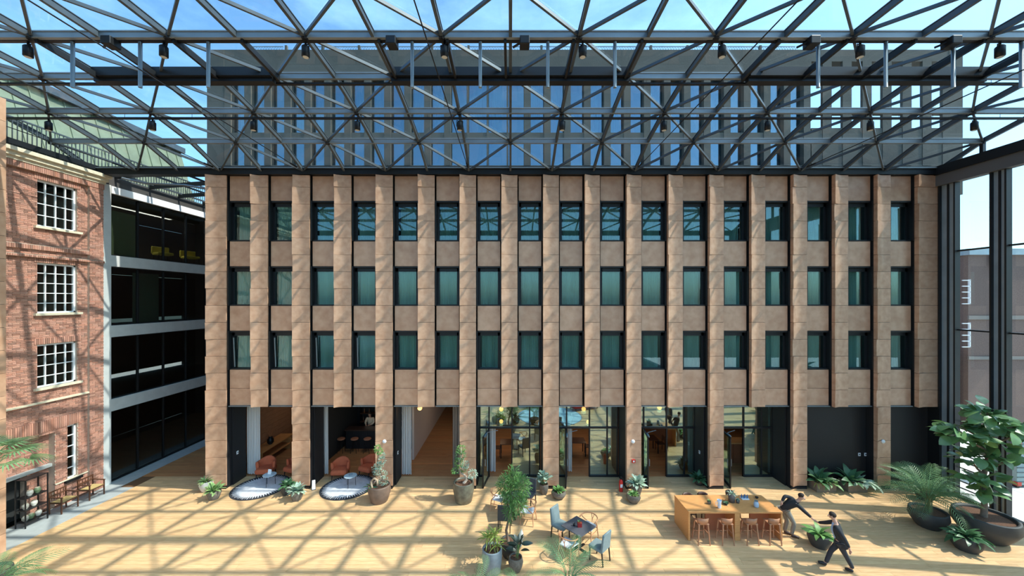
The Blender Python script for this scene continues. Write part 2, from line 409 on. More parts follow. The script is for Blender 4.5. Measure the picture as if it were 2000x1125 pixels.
for k in ks:
    m = MB()
    for r in range(len(RY)-1):
        p, q = RP(k, r), RP(k, r+1); dz = Vector((0, 0, -.09)); m.bar(p+dz, q+dz, .045, .14); m.bar(p+Vector((0, 0, -.165)), q+Vector((0, 0, -.165)), .085, .02); m.bar(p, q, .08, .02)
    cobj(m, 'rafter', STEEL)
for r in range(len(RY)-1):
    for k in range(-10, 10):
        odd = (r % 2 == 0)   # rows 0,2,4.. have nodes at odd k
        # row r nodes: odd k when r even
        left_node = (k % 2 != 0) == odd
        p, q = (RP(k, r), RP(k+1, r+1)) if left_node else (RP(k+1, r), RP(k, r+1))
        dz = Vector((0, 0, -.1)); m = MB().bar(p+dz, q+dz, .06, .085)
        cobj(m, 'brace', STEEL)
        a, b, c, d = RP(k, r), RP(k+1, r), RP(k+1, r+1), RP(k, r+1)
        tris = ((a, b, c), (a, c, d)) if left_node else ((a, b, d), (b, c, d))
        if r < 7 and not (r >= 5 and False):
            for t in tris:
                t = [v+Vector((0, 0, .02)) for v in t]; cen = (t[0]+t[1]+t[2])/3
                t = [v+(cen-v)*.03 for v in t]; n_ = Vector((0, 0, .012))
                mm = MB().add(t+[v+n_ for v in t], [(2, 1, 0), (3, 4, 5), (0, 1, 4, 3), (1, 2, 5, 4), (2, 0, 3, 5)])
                cobj(mm, 'pane', ROOFGL)
m = MB()
for r in (7, 8):
    for k in range(-10, 10):
        a, b, c, d = RP(k, r), RP(k+1, r), RP(k+1, r+1), RP(k, r+1); m.add([a, b, c, d], [(0, 1, 2, 3)])
cobj(m, 'far_glazing', ROOFGL, kind='stuff')
# node hubs
for r in range(1, 6):
    for k in ks:
        if ((k % 2 != 0) == (r % 2 == 0)):
            p = RP(k, r); m = MB().lathe([(.07, -.22), (.09, -.19), (.09, -.02), (.07, 0)], 10, p); cobj(m, 'hub', STEEL2)
# opening vents between the fourth and third purlin from the facade
for k0, k1 in ((-7, -4), (-2, 2), (4, 8)):
    y1, z1 = RY[3]; y0, z0 = RY[4]
    m = MB(); xa, xb = k0*U, k1*U
    m.box(xa, y1-.3, z1-.24, xb, y1-.2, z1+.02).box(xa, y1-.2, z1-.36, xb, y1-.03, z1-.2)
    for k in range(k0, k1+1):
        p = Vector((k*U+(.14 if k < 0 else -.14), y0, z0-.2)); q = Vector((p.x, y1-.1, z1-.22)); m.bar(p, q, .07, .16)
    cobj(m, 'vent_frame', STEEL2)
# eave beams
m = MB().box(XE0, FY-.06, 13.77, XE1, FY+.3, 14.0).box(XE0, FY-.1, 13.98, XE1, FY+.34, 14.1)
cobj(m, 'eave_beam', STEEL2)
m = MB().box(XE0, FY-.13, 14.02, XE1, FY-.1, 14.06); cobj(m, 'gutter_lip', ROD)
m = MB().box(XE0, 1.45, 13.75, XE1, 1.9, 14.1); cobj(m, 'eave_beam', STEEL2)
m = MB().box(18.55, 1.5, 13.72, 19.0, FY+.3, 14.1); cobj(m, 'eave_beam', STEEL2)
m = MB().box(18.62, 1.5, 13.25, 18.95, FY+.3, 13.72); cobj(m, 'fascia', mat('fascia_grey', srgb(92, 92, 92), .6))
m = MB().box(-18.35, 1.5, 13.95, -18.05, FY+.3, 14.15); cobj(m, 'eave_beam', STEEL2)
# gable glass on the street side
for r in range(1, 8):
    p = RP(10, r); m = MB().bar((p.x, p.y, 14.1), p, .12, .12); cobj(m, 'gable_post', STEEL2)
for r in range(0, 7):
    p, q = RP(10, r), RP(10, r+1)
    m = MB().add([(p.x, p.y, 14.1), (q.x, q.y, 14.1), q, p], [(0, 1, 2, 3)]); cobj(m, 'pane', ROOFGL)
# conduit trays under the purlins
for (y, z, rr) in ((RY[4][0]+.12, 15.24, .035), (RY[3][0]+.1, 15.05, .03), (RY[2][0]+.1, 14.76, .03)):
    m = MB().box(XE0+.2, y-.05, z-.03, XE1-.2, y+.05, z+.02).tube([(XE0+.2, y+.02, z+.03), (XE1-.2, y+.02, z+.03)], .02, 6)
    x = XE0+.9
    while x < XE1-.5: m.tube([(x, y, z), (x, y, z+.28)], .006, 4); x += 1.2
    cobj(m, 'cable_tray', STEEL2)
# tie cables from eave to eave
for i, X in enumerate((-16.6, -12.8, -9.2, -1.84, 5.5, 12.75)):
    m = MB().tube([(X, FY-.35, 14.0), (X, 1.9, 14.02)], .016, 6); m.tube([(X, FY-.3, 14.0), (X, FY-.75, 14.0)], .035, 6)
    cobj(m, 'tie_cable', STEEL2)
# hanging rods, one thing each
for i, x in enumerate((142, 274, 407, 805, 938, 1070, 1201, 1598, 1730, 1862, 1995)):
    X = PX(x, 9.87)
    t = thing('hanging_tube', 'pale grey tube hanging under the roof beam, %s from the brick side' % ordinal(i), 'tube', (X, 9.87, 13.97), group='tubes hanging under the roof')
    MB().tube([(0, 0, 0), (0, 0, 1.22)], .045, 10).obj('tube', ROD, t, smooth=True)
    MB().tube([(0, 0, 1.22), (0, 0, 1.32)], .02, 6).obj('hanger', STEEL2, t)
def spot():
    t = thing('spotlight', '', 'spotlight')
    MB().lathe([(.05, -.42), (.1, -.4), (.1, -.15), (.085, -.13), (.05, -.1)], 14).obj('housing', STEEL2, t, smooth=True)
    MB().lathe([(0, -.425), (.075, -.424)], 14).obj('lens', mat('lens', (.6, .6, .55, 1), .2), t.children[0])
    MB().box(-.02, -.02, -.12, .02, .02, .05).box(-.12, -.01, -.3, -.1, .01, -.08).box(.1, -.01, -.3, .12, .01, -.08).box(-.12, -.01, -.1, .12, .01, -.08).obj('bracket', STEEL2, t)
    return t
sp0 = spot(); used = False
for row, (yy, zz, xs) in enumerate(((RY[4][0]+.12, 15.22, (55, 320, 597, 868, 1138, 1410, 1680, 1953)), (RY[2][0]+.1, 14.75, (95, 298, 495, 698, 898, 1098, 1297, 1499, 1700, 1903)))):
    for i, x in enumerate(xs):
        o = sp0 if not used else dup(sp0); used = True
        o.location = (PX(x, yy), yy, zz); o.rotation_euler = (0, 0, (-1 if i < 4 else 1)*.3)
        o['label'] = 'black cylindrical spotlight on the %s cable tray, %s from the brick side' % (('nearer', 'farther')[row], ordinal(i)); o['group'] = 'spotlights under the glass roof'
for i, x in enumerate((215, 765, 1024, 1585, 1858)):
    yy = RY[4][0]; t = thing('vent_motor', 'small dark motor box on the front roof purlin, %s from the brick side' % ordinal(i), 'motor', (PX(x, yy), yy+.02, 15.12), group='vent motors on the front purlin')
    smod(MB().box(-.12, -.16, -.12, .14, .14, .1).obj('housing', STEEL2, t), .02); MB().tube([(-.1, 0, 0), (-.3, .1, -.06)], .03, 8).obj('chain_arm', STEEL2, t)

# ------------------------------------------------------------------ brick wall on the left
BXW = -18.1
holes = [(14.09, 15.39, 11.12, 12.9), (14.09, 15.39, 7.77, 9.71), (14.09, 15.39, 4.9, 6.56), (15.05, 15.4, .93, 3.14), (11.2, 14.64, 0, 3.03)]
holes2 = [(11.1, 12.4, 11.12, 12.9), (11.1, 12.4, 7.77, 9.71), (11.1, 12.4, 4.9, 6.56)]
wl = MB()
# backing wall built around the openings (sheet of strips)
ys = sorted({1.0, 16.3} | {h[0] for h in holes+holes2} | {h[1] for h in holes+holes2})
for a, b in zip(ys[:-1], ys[1:]):
    cuts = sorted([(h[2], h[3]) for h in holes+holes2 if h[0] <= a+1e-6 and h[1] >= b-1e-6]); z = 0
    for c0, c1 in cuts:
        if c0 > z: wl.box(BXW-.4, a, z, BXW, b, c0)
        z = c1
    wl.box(BXW-.4, a, z, BXW, b, 13.4)
wl.box(BXW-.5, 11.2, 0, BXW-.25, 13.35, 1.65).box(BXW-.5, 13.98, 0, BXW-.25, 14.64, 1.65).box(BXW-.5, 11.2, 1.65, BXW-.25, 14.64, 3.1)
wall_left = wl.obj('wall_left', MORTAR, kind='structure')
def laybricks(x, y0, y1, z0, z1, holes, proud=.012, bw=.2, bh=.054, soldier=False):
    m = MB(); r = random.Random(int(z0*100+y0*10)); cz = z0; row = 0
    ph, pw = (bh+.012, bw+.012) if not soldier else (bw+.01, bh+.012)
    while cz+ph*.6 < z1:
        y = y0-(pw/2 if row % 2 and not soldier else 0); j = 0
        while y < y1:
            wdt = pw if soldier or (j+row) % 3 else pw*.55
            a, b = max(y, y0), min(y+wdt-.012, y1)
            mid, zm = (a+b)/2, cz+ph/2
            for h in holes:
                if h[2]-.03 < zm < h[3]+.03 and a < h[1] and b > h[0]:
                    if mid < (h[0]+h[1])/2: b = min(b, h[0])
                    else: a = max(a, h[1])
            if b-a > .03:
                t = r.choice((.62, .8, .9, 1, 1.05, 1.15)); q = r.gauss(0, .05)
                m.box(x-.005, a, cz, x+proud+r.random()*.004, b, min(cz+ph-.012, z1), col=(t, t*(1+q), t*(1+q*1.5+.06*r.random())))
            y += wdt; j += 1
        cz += ph; row += 1
    return m
laybricks(BXW, 9.6, 16.3, 0, 13.2, holes+holes2).obj('brick', BRICK, wall_left, attr=True, kind='stuff')
laybricks(BXW-.25, 11.2, 14.64, 1.78, 3.03, []).obj('brick', BRICK, wall_left, attr=True, kind='stuff')
laybricks(BXW-.25, 13.98, 14.64, 0, 1.66, []).obj('brick', BRICK, wall_left, attr=True, kind='stuff')
MB().box(BXW-.02, 15.76, 0, BXW+.1, 16.3, 13.3).obj('pilaster', MORTAR, wall_left)
laybricks(BXW+.1, 15.76, 16.3, 0, 13.2, []).obj('brick', BRICK, wall_left, attr=True, kind='stuff')
def ledge(z0, z1, d, y0=9.6, y1=16.32, mt=BRICK, name='string_course'):
    o = MB().box(BXW-.05, y0, z0, BXW+d, y1, z1).obj(name, MORTAR if mt is BRICK else mt, wall_left)
    if mt is BRICK:
        laybricks(BXW+d, y0, y1, z0, z1, [], soldier=True, bw=z1-z0-.02).obj('brick', BRICK, wall_left, attr=True, kind='stuff')
ledge(10.2, 10.38, .09); ledge(9.9, 10.0, .13); ledge(13.15, 13.38, .12)
ledge(4.3, 4.37, .1, y1=15.76, mt=CREAM)
ledge(.93, .97, .05, y0=14.64, mt=CREAM)
for i, h in enumerate(holes[:3]+holes2):   # soldier arches
    laybricks(BXW+.004, h[0]-.1, h[1]+.1, h[3]+.02, h[3]+.26, [], proud=.03, soldier=True, bw=.22).obj('brick', BRICK, wall_left, attr=True, kind='stuff')
laybricks(BXW+.004, 11.2, 15.5, 3.16, 3.62, [], proud=.03, soldier=True, bw=.44).obj('brick', BRICK, wall_left, attr=True, kind='stuff')
MB().box(BXW-.25, 11.2, 1.68, BXW-.1, 14.64, 1.8).obj('lintel', CONC, wall_left)
# cornice
m = MB().box(BXW-.4, 1, 13.38, BXW+.16, 16.35, 13.5).box(BXW-.4, 1, 13.5, BXW+.24, 16.4, 13.66).box(BXW-.4, 1, 13.66, BXW+.34, 16.45, 13.8)
m.obj('cornice', CREAM, wall_left)
def bwin(h, cols, rows, idx, sill=True):
    fr = empty('window_%d' % idx, (BXW-.12, (h[0]+h[1])/2, h[2]), kind='structure')
    W, H = h[1]-h[0], h[3]-h[2]
    m = MB().box(-.03, -W/2, 0, .05, -W/2+.06, H).box(-.03, W/2-.06, 0, .05, W/2, H).box(-.03, -W/2, 0, .05, W/2, .06).box(-.03, -W/2, H-.06, .05, W/2, H)
    m.obj('frame', WHITE, fr)
    for i in range(1, cols):
        y = -W/2+W*i/cols; MB().box(-.02, y-.018, .06, .04, y+.018, H-.06).obj('muntin', WHITE, fr)
    for j in range(1, rows):
        z = H*j/rows; MB().box(-.02, -W/2+.06, z-.015, .036, W/2-.06, z+.015).obj('muntin', WHITE, fr)
    for i in range(cols):
        for j in range(rows):
            MB().box(.0, -W/2+W*i/cols+.02, H*j/rows+.02, .006, -W/2+W*(i+1)/cols-.02, H*(j+1)/rows-.02).obj('pane', PANE, fr)
    if sill: MB().box(.0, -W/2-.12, -.09, .24, W/2+.12, 0).obj('window_sill', CREAM if idx < 55 else BRICK, fr)
    MB().box(-.35, -W/2-.3, -.2, -.3, W/2+.3, H+.2).obj('room_dark', mat('room_grey', srgb(104, 112, 108), .9), fr)
bwin(holes[0], 4, 4, 52); bwin(holes[1], 4, 5, 53); bwin(holes[2], 4, 4, 54); bwin(holes[3], 1, 5, 55)
for i, h in enumerate(holes2): bwin(h, 4, 4, 56+i)
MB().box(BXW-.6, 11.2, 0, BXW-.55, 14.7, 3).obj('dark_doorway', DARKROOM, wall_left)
# roof terrace railing above the cornice
t = empty('trim_3', (BXW, 8, 13.85), kind='structure')
m = MB(); y = -6
for z in (.0, 1.05): MB().box(-.03, -7, z, .03, 14.5, z+.05).obj('rail', STEEL, t)
y = -4
while y < 14.5: MB().box(-.012, y, .05, .012, y+.025, 1.05).obj('baluster', STEEL, t); y += .14
# green metal mansard behind the railing
t = empty('green_roofed_building', (-22, 12, 13.9), label='building with a pale green metal mansard roof beyond the brick parapet', category='building')
GRN = mat('green_roof_metal', srgb(122, 132, 108), .6, noise=.25, nscale=2)
MB().add([(3.2, -12, 0), (3.2, 10, 0), (2.3, 10, 3.2), (2.3, -12, 3.2), (-4, -12, 3.7), (-4, 10, 3.7)], [(0, 1, 2, 3), (3, 2, 5, 4)]).obj('mansard_slope', GRN, t)
y = -12
while y < 10:
    MB().bar((3.22, y, 0), (2.32, y, 3.2), .04, .05).obj('standing_seam', GRN, t); y += .6
MB().box(-4, -12, -.1, 3.1, 10, 0).obj('roof_base', MORTAR, t)
MB().box(2.1, -12, 3.1, 2.6, 10, 3.4).obj('ridge', STEEL, t)

# ------------------------------------------------------------------ grey framed glass building beyond the brick wall
GX = -18.0
g = MB().box(GX-.5, 16.3, 0, GX, 16.62, 13.45)
for z1, z0 in ((10.3, 9.8), (7.12, 6.6), (3.78, 3.25)): g.box(GX-.5, 16.62, z0, GX, 27, z1)
gb = g.obj('wall_side', FRAMEC, kind='structure')
MB().box(GX-.45, 16.62, 13.1, GX+.03, 27, 13.42).obj('white_band', WHITE, gb)
MB().box(GX-.5, 16.3, 13.42, GX-.02, 27, 13.85).obj('gutter_box', mat('gutter_grey', srgb(70, 68, 66), .6), gb)
lv = [(0.02, 3.25), (3.78, 6.6), (7.12, 9.8), (10.3, 13.1)]
for li, (z0, z1) in enumerate(lv):
    for i in range(8):
        y = 16.62+i*1.33
        MB().box(GX-.22, y-.03, z0, GX-.12, y+.03, z1).obj('mullion', STEEL2, gb)
        MB().box(GX-.18, y+.03, z0, GX-.165, y+1.3, z1).obj('pane', DARKGL, gb)
    MB().box(GX-.22, 16.62, z0, GX-.12, 27, z0+.05).box(GX-.22, 16.62, z1-.05, GX-.12, 27, z1).obj('rail', STEEL2, gb)
    MB().box(GX-6, 16.5, z1+.01, GX-.5, 27, z1+.3).box(GX-6.1, 16.5, z0, GX-6, 27, z1).box(GX-6, 16.4, z0, GX-.5, 16.5, z1).obj('room_shell', mat('office_room', srgb(96, 92, 84), .9), gb)
MB().box(GX-6, 26.9, 0, GX-.3, 27, 13.4).obj('room_shell', MATS['office_room'], gb)
MB().box(GX-6, 16.5, -.05, GX-.5, 27, 0).obj('room_shell', CONC, gb)
MB().box(GX-.36, 16.75, 10.3, GX-.32, 18.0, 12.4).obj('blind', mat('pale_green_blind', srgb(176, 200, 158), .8), gb)
MB().box(GX-.36, 17.9, 7.12, GX-.32, 19.2, 9.6).obj('blind', mat('mint_blind', srgb(150, 184, 168), .8), gb)
for i, y in enumerate((17.7, 19.9, 21.6)):
    t = thing('office_chair', 'yellow upholstered chair behind the top floor glass, %s from the brick corner' % ordinal(i), 'chair', (GX-.75, y, 10.3), -.4, 'yellow chairs on the top office floor')
    YEL = mat('yellow_fabric', srgb(222, 202, 70), .8)
    smod(MB().box(-.3, -.35, .38, .3, .35, .52).obj('seat', YEL, t), .04); smod(MB().box(-.35, -.38, .45, -.22, .38, .85).obj('backrest', YEL, t), .04)
    for a in (-.25, .25):
        for b in (-.3, .3): MB().tube([(a, b, 0), (a, b, .38)], .02, 6).obj('leg', STEEL2, t)
t = thing('office_fill_lamp', 'added fill lamp inside the top floor of the grey glass building', 'lamp', (GX-2.2, 19.5, 13.05))  # added lamp, put in to brighten the yellow chairs and blinds
MB().box(-.1, -2.5, 0, .1, 2.5, .05).obj('housing', WHITE, t); MB().box(-.08, -2.4, -.01, .08, 2.4, 0).obj('fill_glow', mat('office_fill_glow', (1, 1, .95, 1), .5, emit=(1, .97, .9, 4)), t)
al = bpy.data.lights.new('office_fill', 'AREA'); al.shape = 'RECTANGLE'; al.size = .2; al.size_y = 4.8; al.energy = 110; ao = bpy.data.objects.new('office_fill', al); COL.objects.link(ao); ao.parent = t; ao.location = (0, 0, -.03)
# low glass canopy between the grey building and the hotel
t = empty('trim_4', (-15.6, 22, 13.9), kind='structure')
for i in range(7):
    y = -5.2+i*1.6; MB().bar((-2.4, y, 0), (2.3, y, .35), .08, .2).obj('canopy_beam', STEEL2, t)
    if i < 6:
        for j in range(3): MB().add([(-2.4+j*1.55, y+.05, .12+.11*j), (-.9+j*1.55, y+.05, .22+.11*j), (-.9+j*1.55, y+1.55, .22+.11*j), (-2.4+j*1.55, y+1.55, .12+.11*j)], [(0, 1, 2, 3)]).obj('pane', ROOFGL, t)
for x in (-2.2, -.8, .8, 2.1): MB().bar((x, -5.2, .1), (x, 5, .1), .06, .08).obj('canopy_beam', STEEL, t)
MB().tube([(-2.0, -5.3, -.1), (-1.2, -5, -.25), (0.2, -4.6, -.2), (2.2, -4.4, -.5)], .05, 8).tube([(2.0, -4.4, -1.2), (2.0, -4.4, .2)], .05, 8).obj('downpipe', ROD, t)
MB().box(-18.3, 27, 0, -13.2, 27.2, 14).obj('wall_far', mat('far_wall', srgb(120, 96, 82), .8), kind='structure')

# ------------------------------------------------------------------ brown clad column in the near left corner
t = empty('wall_near_column', (-16.35, 11.0, 0), kind='structure')
z = 0
while z < 14.5:
    MB().box(-.04, 0, z+.006, 0, .95, z+.734).obj('cladding_panel', COPPER, t); z += .74
MB().box(-1, .02, 0, -.03, .93, 14.8).obj('core', JOINT, t)

# ------------------------------------------------------------------ street side glass wall
RX = 18.9
wr = empty('wall_right', (RX, 0, 0), kind='structure')
posts = [15.82, 14.15, 12.5, 10.85, 9.2, 7.55, 5.9, 4.25, 2.6]
for i, y in enumerate(posts):
    wdt = .62 if i == 0 else .5
    m = MB().box(-.2, y-wdt/2, 0, .02, y-wdt/2+.06, 13.3).box(-.2, y+wdt/2-.06, 0, .02, y+wdt/2, 13.3)
    m.obj('flange', STEEL2, wr)
    MB().box(-.1, y-wdt/2+.06, 0, -.02, y+wdt/2-.06, 13.3).obj('column_web', GREYST, wr)
    MB().box(-.14, y-.03, 0, -.1, y+.03, 13.3).obj('cover_strip', STEEL2, wr)
for i in range(len(posts)-1):
    y0, y1 = posts[i+1]+.25, posts[i]-(.31 if i == 0 else .25)
    for z in (10.35, 7.03): MB().box(-.1, y0, z-.03, .02, y1, z+.03).obj('transom', STEEL2, wr)
    MB().box(-.12, y0, 0, .05, y1, .1).obj('base_rail', STEEL2, wr)
    for z0, z1 in ((.1, 7.0), (7.06, 10.32), (10.38, 13.3)):
        MB().box(-.03, y0, z0, -.018, y1, z1).obj('pane', WALLGL, wr)
z = .35
while z < 3.3:
    MB().box(.06, 14.4, z, .1, 15.55, z+.04).obj('guard_bar', STEEL2, wr); z += .28

# ------------------------------------------------------------------ outside the glass: street, brick block, metal crate
gr = MB().box(19, -20, -.3, 90, 90, -.03).box(-90, 31, -.4, 19, 90, -.3).obj('ground', mat('pale_paving', srgb(206, 202, 194), .85, noise=.1, nscale=1.5), kind='structure')
i = 0
for a in range(14):
    MB().box(19+a*3-.015, -20, -.03, 19+a*3+.015, 60, -.025).obj('paving_joint', CONC, gr)
t = thing('outside_brick_block', 'grey brown brick building outside the street-side glass with a pale parapet', 'building', (29.2, 24, 0))
MB().box(.6, 0, 0, 14, 12, 11.2).obj('wall', BRICKG, t)
MB().box(.5, -.15, 11.2, 14, 12, 11.6).obj('parapet', GREYST, t); MB().box(.55, -.08, 7.0, 14, 0, 7.25).obj('string_course', mat('grey_stone', srgb(130, 124, 118), .8), t); MB().box(.55, -.08, 4.4, 14, 0, 4.6).obj('string_course', MATS['grey_stone'], t)
MB().tube([(2.6, -.15, 4.6), (2.6, -.15, 10.0), (2.0, -.15, 10.5), (2.0, -.1, 11.1)], .08, 8).obj('drainpipe', ROD, t)
for z in (8.0, 5.2):
    f = MB().box(.55, -.12, z, .62, -.02, z+1.6).obj('window_frame', WHITE, t)
    for j in range(5): MB().box(.1, -.12, z+j*.38, .6, -.06, z+j*.38+.05).obj('muntin', WHITE, f)
t = thing('outside_shed', 'pale rendered annexe outside the glass below the brick block', 'building', (24.5, 24.2, 0))
MB().box(0, 0, 0, 4.6, 6, 5.0).obj('wall', mat('taupe_render', srgb(120, 112, 106), .9), t); MB().box(.4, -.05, 0, 1.4, 0, 2.3).obj('door', mat('grey_door', srgb(180, 184, 184), .6), t); MB().box(-.1, -.1, 5, 4.7, 6.1, 5.15).obj('roof_edge', GREYST, t)
t = thing('metal_crate', 'grey metal crate with shelf lines and red corners standing on the street paving', 'crate', (22.4, 16.3, -.03))
m = MB().box(0, 0, .12, 1.1, .8, 2.1).obj('body', mat('crate_grey', srgb(140, 158, 160), .5), t)
for j in range(9): MB().box(-.02, -.03, .25+j*.21, 1.12, 0, .28+j*.21).obj('rail', STEEL, t)
for a in (0, 1.0):
    for z in (.1, 1.95): MB().box(a-.04, -.05, z, a+.14, .1, z+.16).obj('corner_cap', mat('red_plastic', srgb(190, 50, 45), .5), t)
for a in (0, .95): MB().box(a, 0, 0, a+.12, .8, .12).obj('foot', STEEL2, t)

# ------------------------------------------------------------------ ground floor hall: glazing, doors, curtains, furniture
for bi in (3, 4, 5, 6):
    Lx, Rx = BX[bi]; Y = 17.3; fr = empty('door_%d' % (bi-2), (Lx, Y, 0), kind='structure')
    W = Rx-Lx; top = ZG; tr = 2.29
    def mull(x, z0, z1, w_=.06): MB().box(x-w_/2, -.05, z0, x+w_/2, .05, z1).obj('mullion', STEEL2, fr)
    for x in (.04, W-.04, .5, 1.57, 2.4): mull(x, 0 if x != 1.0 else tr, top)
    MB().box(0, -.06, tr-.03, W, .06, tr+.05).box(0, -.06, top-.06, W, .06, top).box(0, -.06, 0, .5, .06, .06).box(1.57, -.06, 0, W, .06, .08).obj('transom', STEEL2, fr)
    def pn(x0, x1, z0, z1): MB().box(x0, -.01, z0, x1, .002, z1).obj('pane', DOORGL, fr)
    pn(.07, .47, .06, tr-.03); pn(1.6, 2.37, .08, tr-.03); pn(2.43, W-.07, .08, tr-.03)
    for a, b in ((.07, .47), (.53, 1.54), (1.6, 2.37), (2.43, W-.07)): pn(a, b, tr+.05, top-.06)
    # open leaf swung out towards the courtyard
    lf = empty('door_leaf', (.48, -.06, 0)); lf.parent = fr; lf.rotation_euler = (0, 0, math.radians(-100))
    m = MB().box(0, -.02, .02, .07, .03, 2.27).box(1.03, -.02, .02, 1.1, .03, 2.27).box(0, -.02, .02, 1.1, .03, .12).box(0, -.02, 2.19, 1.1, .03, 2.27)
    m.obj('door_frame', STEEL2, lf); MB().box(.07, 0, .12, 1.03, .01, 2.19).obj('door_pane', DOORGL, lf)
    MB().tube([(.98, -.07, .95), (.98, -.07, 1.25)], .015, 8).tube([(.98, .08, .95), (.98, .08, 1.25)], .015, 8).obj('door_handle', ROD, lf)
    MB().box(.6, .03, 2.2, .95, .09, 2.27).bar((.62, .06, 2.3), (.25, .5, 2.3), .02, .02).obj('door_closer', ROD, lf)
for i, (x, Y, wd, lab, hh) in enumerate((((483, 17.45, .62, 'wide white curtain bundled in the first ground bay', 3.5)), (633, 17.45, .2, 'narrow white curtain edge in the second ground bay', 3.5), (785, 17.4, .45, 'white curtain on the brick side of the wooden passage bay', 3.5), (884, 17.4, .34, 'taupe curtain beside the bonsai at the wooden passage bay', 3.5),
        (955, 17.7, .32, 'white curtain inside the first glazed door bay', 3.45), (1109, 17.7, .2, 'white curtain strip inside the second glazed door bay', 3.45), (1343, 17.6, .5, 'grey curtain behind the third glazed door bay', 3.45), (1500, 17.6, .4, 'grey curtain behind the last glazed door bay', 3.45))):
    me = curtain_mesh(wd, hh, i+40, WCURT if i not in (3,) else mat('taupe_curtain', srgb(150, 135, 122), .9), .05, max(2, wd/.11))
    o = link('curtain', me, None, (PX(x, Y), Y, .05)); o['label'] = lab; o['category'] = 'curtain'
# inner partitions
iw = empty('wall_interior', (0, 20, 0), kind='structure')
m = MB(); 
for j in range(14): m.box(-14.06+.9, -2.6, j*.25+.005, -13.04, 10, j*.25+.245)
m.obj('wood_lining', mat('striped_wood', srgb(178, 130, 96), .6, noise=.25, nscale=3, stretch=(1, 1, 8)), iw)
MB().box(-5.1, -.9, 0, -5.0, 10.4, ZG).obj('white_partition', mat('partition_white', srgb(214, 200, 190), .8), iw)
MB().box(-9.45, -2.7, 0, -9.4, 10.4, ZG).obj('dark_partition', DARKROOM, iw)
MB().box(-9.4, 2.6, 0, -5.1, 2.7, ZG).obj('bar_back_wall', BLACK, iw)
MB().box(8.95, -2.6, 0, 9.05, 10, ZG).obj('partition', BROWNP, iw)
def bottle(i): pass
t = thing('bar_counter', 'long black bar counter in the second ground bay', 'counter', (-7.3, 20.4, 0))
smod(MB().box(-1.9, 0, 1.02, 1.9, .65, 1.08).obj('worktop', mat('bar_top', srgb(70, 52, 44), .3), t), .01); MB().box(-1.85, .1, 0, 1.85, .6, 1.02).obj('body', BLACK, t)
for j in range(9): MB().box(-1.85+j*.41, .08, .05, -1.48+j*.41, .1, 1.0).obj('front_panel', BLACK, t)
t = thing('back_bar_shelf', 'dark shelving with bottles behind the black bar', 'shelf', (-7.3, 22.2, 0))
for z in (.9, 1.4, 1.9, 2.4): MB().box(-1.8, 0, z, 1.8, .3, z+.04).obj('shelf_board', WALN, t)
for x in (-1.8, 0, 1.76): MB().box(x, 0, 0, x+.04, .3, 2.8).obj('upright', STEEL2, t)
bm_ = MB().lathe([(.035, 0), (.035, .2), (.012, .25), (.012, .31)], 8).mesh('bottle', mat('amber_bottle', srgb(120, 80, 50), .2, rnd=.4), True)
n = 0
for z in (.94, 1.44, 1.94):
    for j in range(10):
        o = link('bottle', bm_, None, (-8.9+j*.34+random.random()*.08, 22.3, z)); n += 1
        o['label'] = 'dark bottle on the %s shelf behind the bar, %s from the brick side' % ({.94: 'lower', 1.44: 'middle', 1.94: 'upper'}[z], ordinal(j)); o['category'] = 'bottle'; o['group'] = 'bottles behind the bar'
for i, x in enumerate((668, 694, 719)):
    X = PX(x, 20.1); t = thing('bar_stool', 'round topped stool at the black indoor bar, %s from the brick side' % ordinal(i), 'stool', (X, 20.0, 0), group='stools at the indoor bar')
    smod(MB().lathe([(.17, .7), (.2, .72), (.2, .77), (.17, .79)], 16).obj('seat', mat('tan_leather', srgb(176, 120, 90), .5), t, smooth=False), .005)
    for a in range(4):
        c, s_ = math.cos(a*PI/2+.78), math.sin(a*PI/2+.78); MB().tube([(.12*c, .12*s_, .7), (.22*c, .22*s_, 0)], .014, 6).obj('leg', STEEL2, t)
def armchair(lab, x, y, rz, grp='rust orange lounge chairs'):
    t = thing('armchair', lab, 'armchair', (x, y, 0), rz, grp); RU = mat('rust_fabric', srgb(196, 98, 62), .85, noise=.15, nscale=10)
    o = MB().box(-.36, -.36, .2, .36, .34, .44).obj('seat', RU, t); smod(o, .1, 4)
    m = MB(); vs = []; n = 12
    for j, (z, r, th) in enumerate(((.3, .40, .13), (.6, .43, .14), (.86, .42, .1))):
        for i in range(n+1):
            a = -.25+ (PI+.5)*i/n; vs.append((r*math.cos(a), r*math.sin(a)*.9, z-(.16*(abs(math.cos(a))**2) if j == 2 else 0)))
        for i in range(n+1):
            a = -.25+(PI+.5)*i/n; vs.append(((r-th)*math.cos(a), (r-th)*math.sin(a)*.9, z-(.16*(abs(math.cos(a))**2) if j == 2 else 0)))
    K = 2*(n+1); fs = []
    for j in range(2):
        for i in range(n):
            fs.append((j*K+i, j*K+i+1, (j+1)*K+i+1, (j+1)*K+i)); fs.append((j*K+n+1+i+1, j*K+n+1+i, (j+1)*K+n+1+i, (j+1)*K+n+1+i+1))
    for i in range(n): fs.append((2*K+i, 2*K+i+1, 2*K+n+1+i+1, 2*K+n+1+i)); fs.append((i+1, i, n+1+i, n+1+i+1))
    for i in (0, n):
        for j in range(2): fs.append((j*K+i, (j+1)*K+i, (j+1)*K+n+1+i, j*K+n+1+i))
    m.add(vs, fs); o = m.obj('backrest', RU, t, smooth=True); s2 = o.modifiers.new('s', 'SUBSURF'); s2.levels = 1; s2.render_levels = 1
    for a in (-.28, .28):
        for b in (-.28, .26): MB().tube([(a, b, .22), (a*1.05, b*1.05, 0)], .02, 6, rs=[.025, .015]).obj('leg', STEEL2, t)
    return t
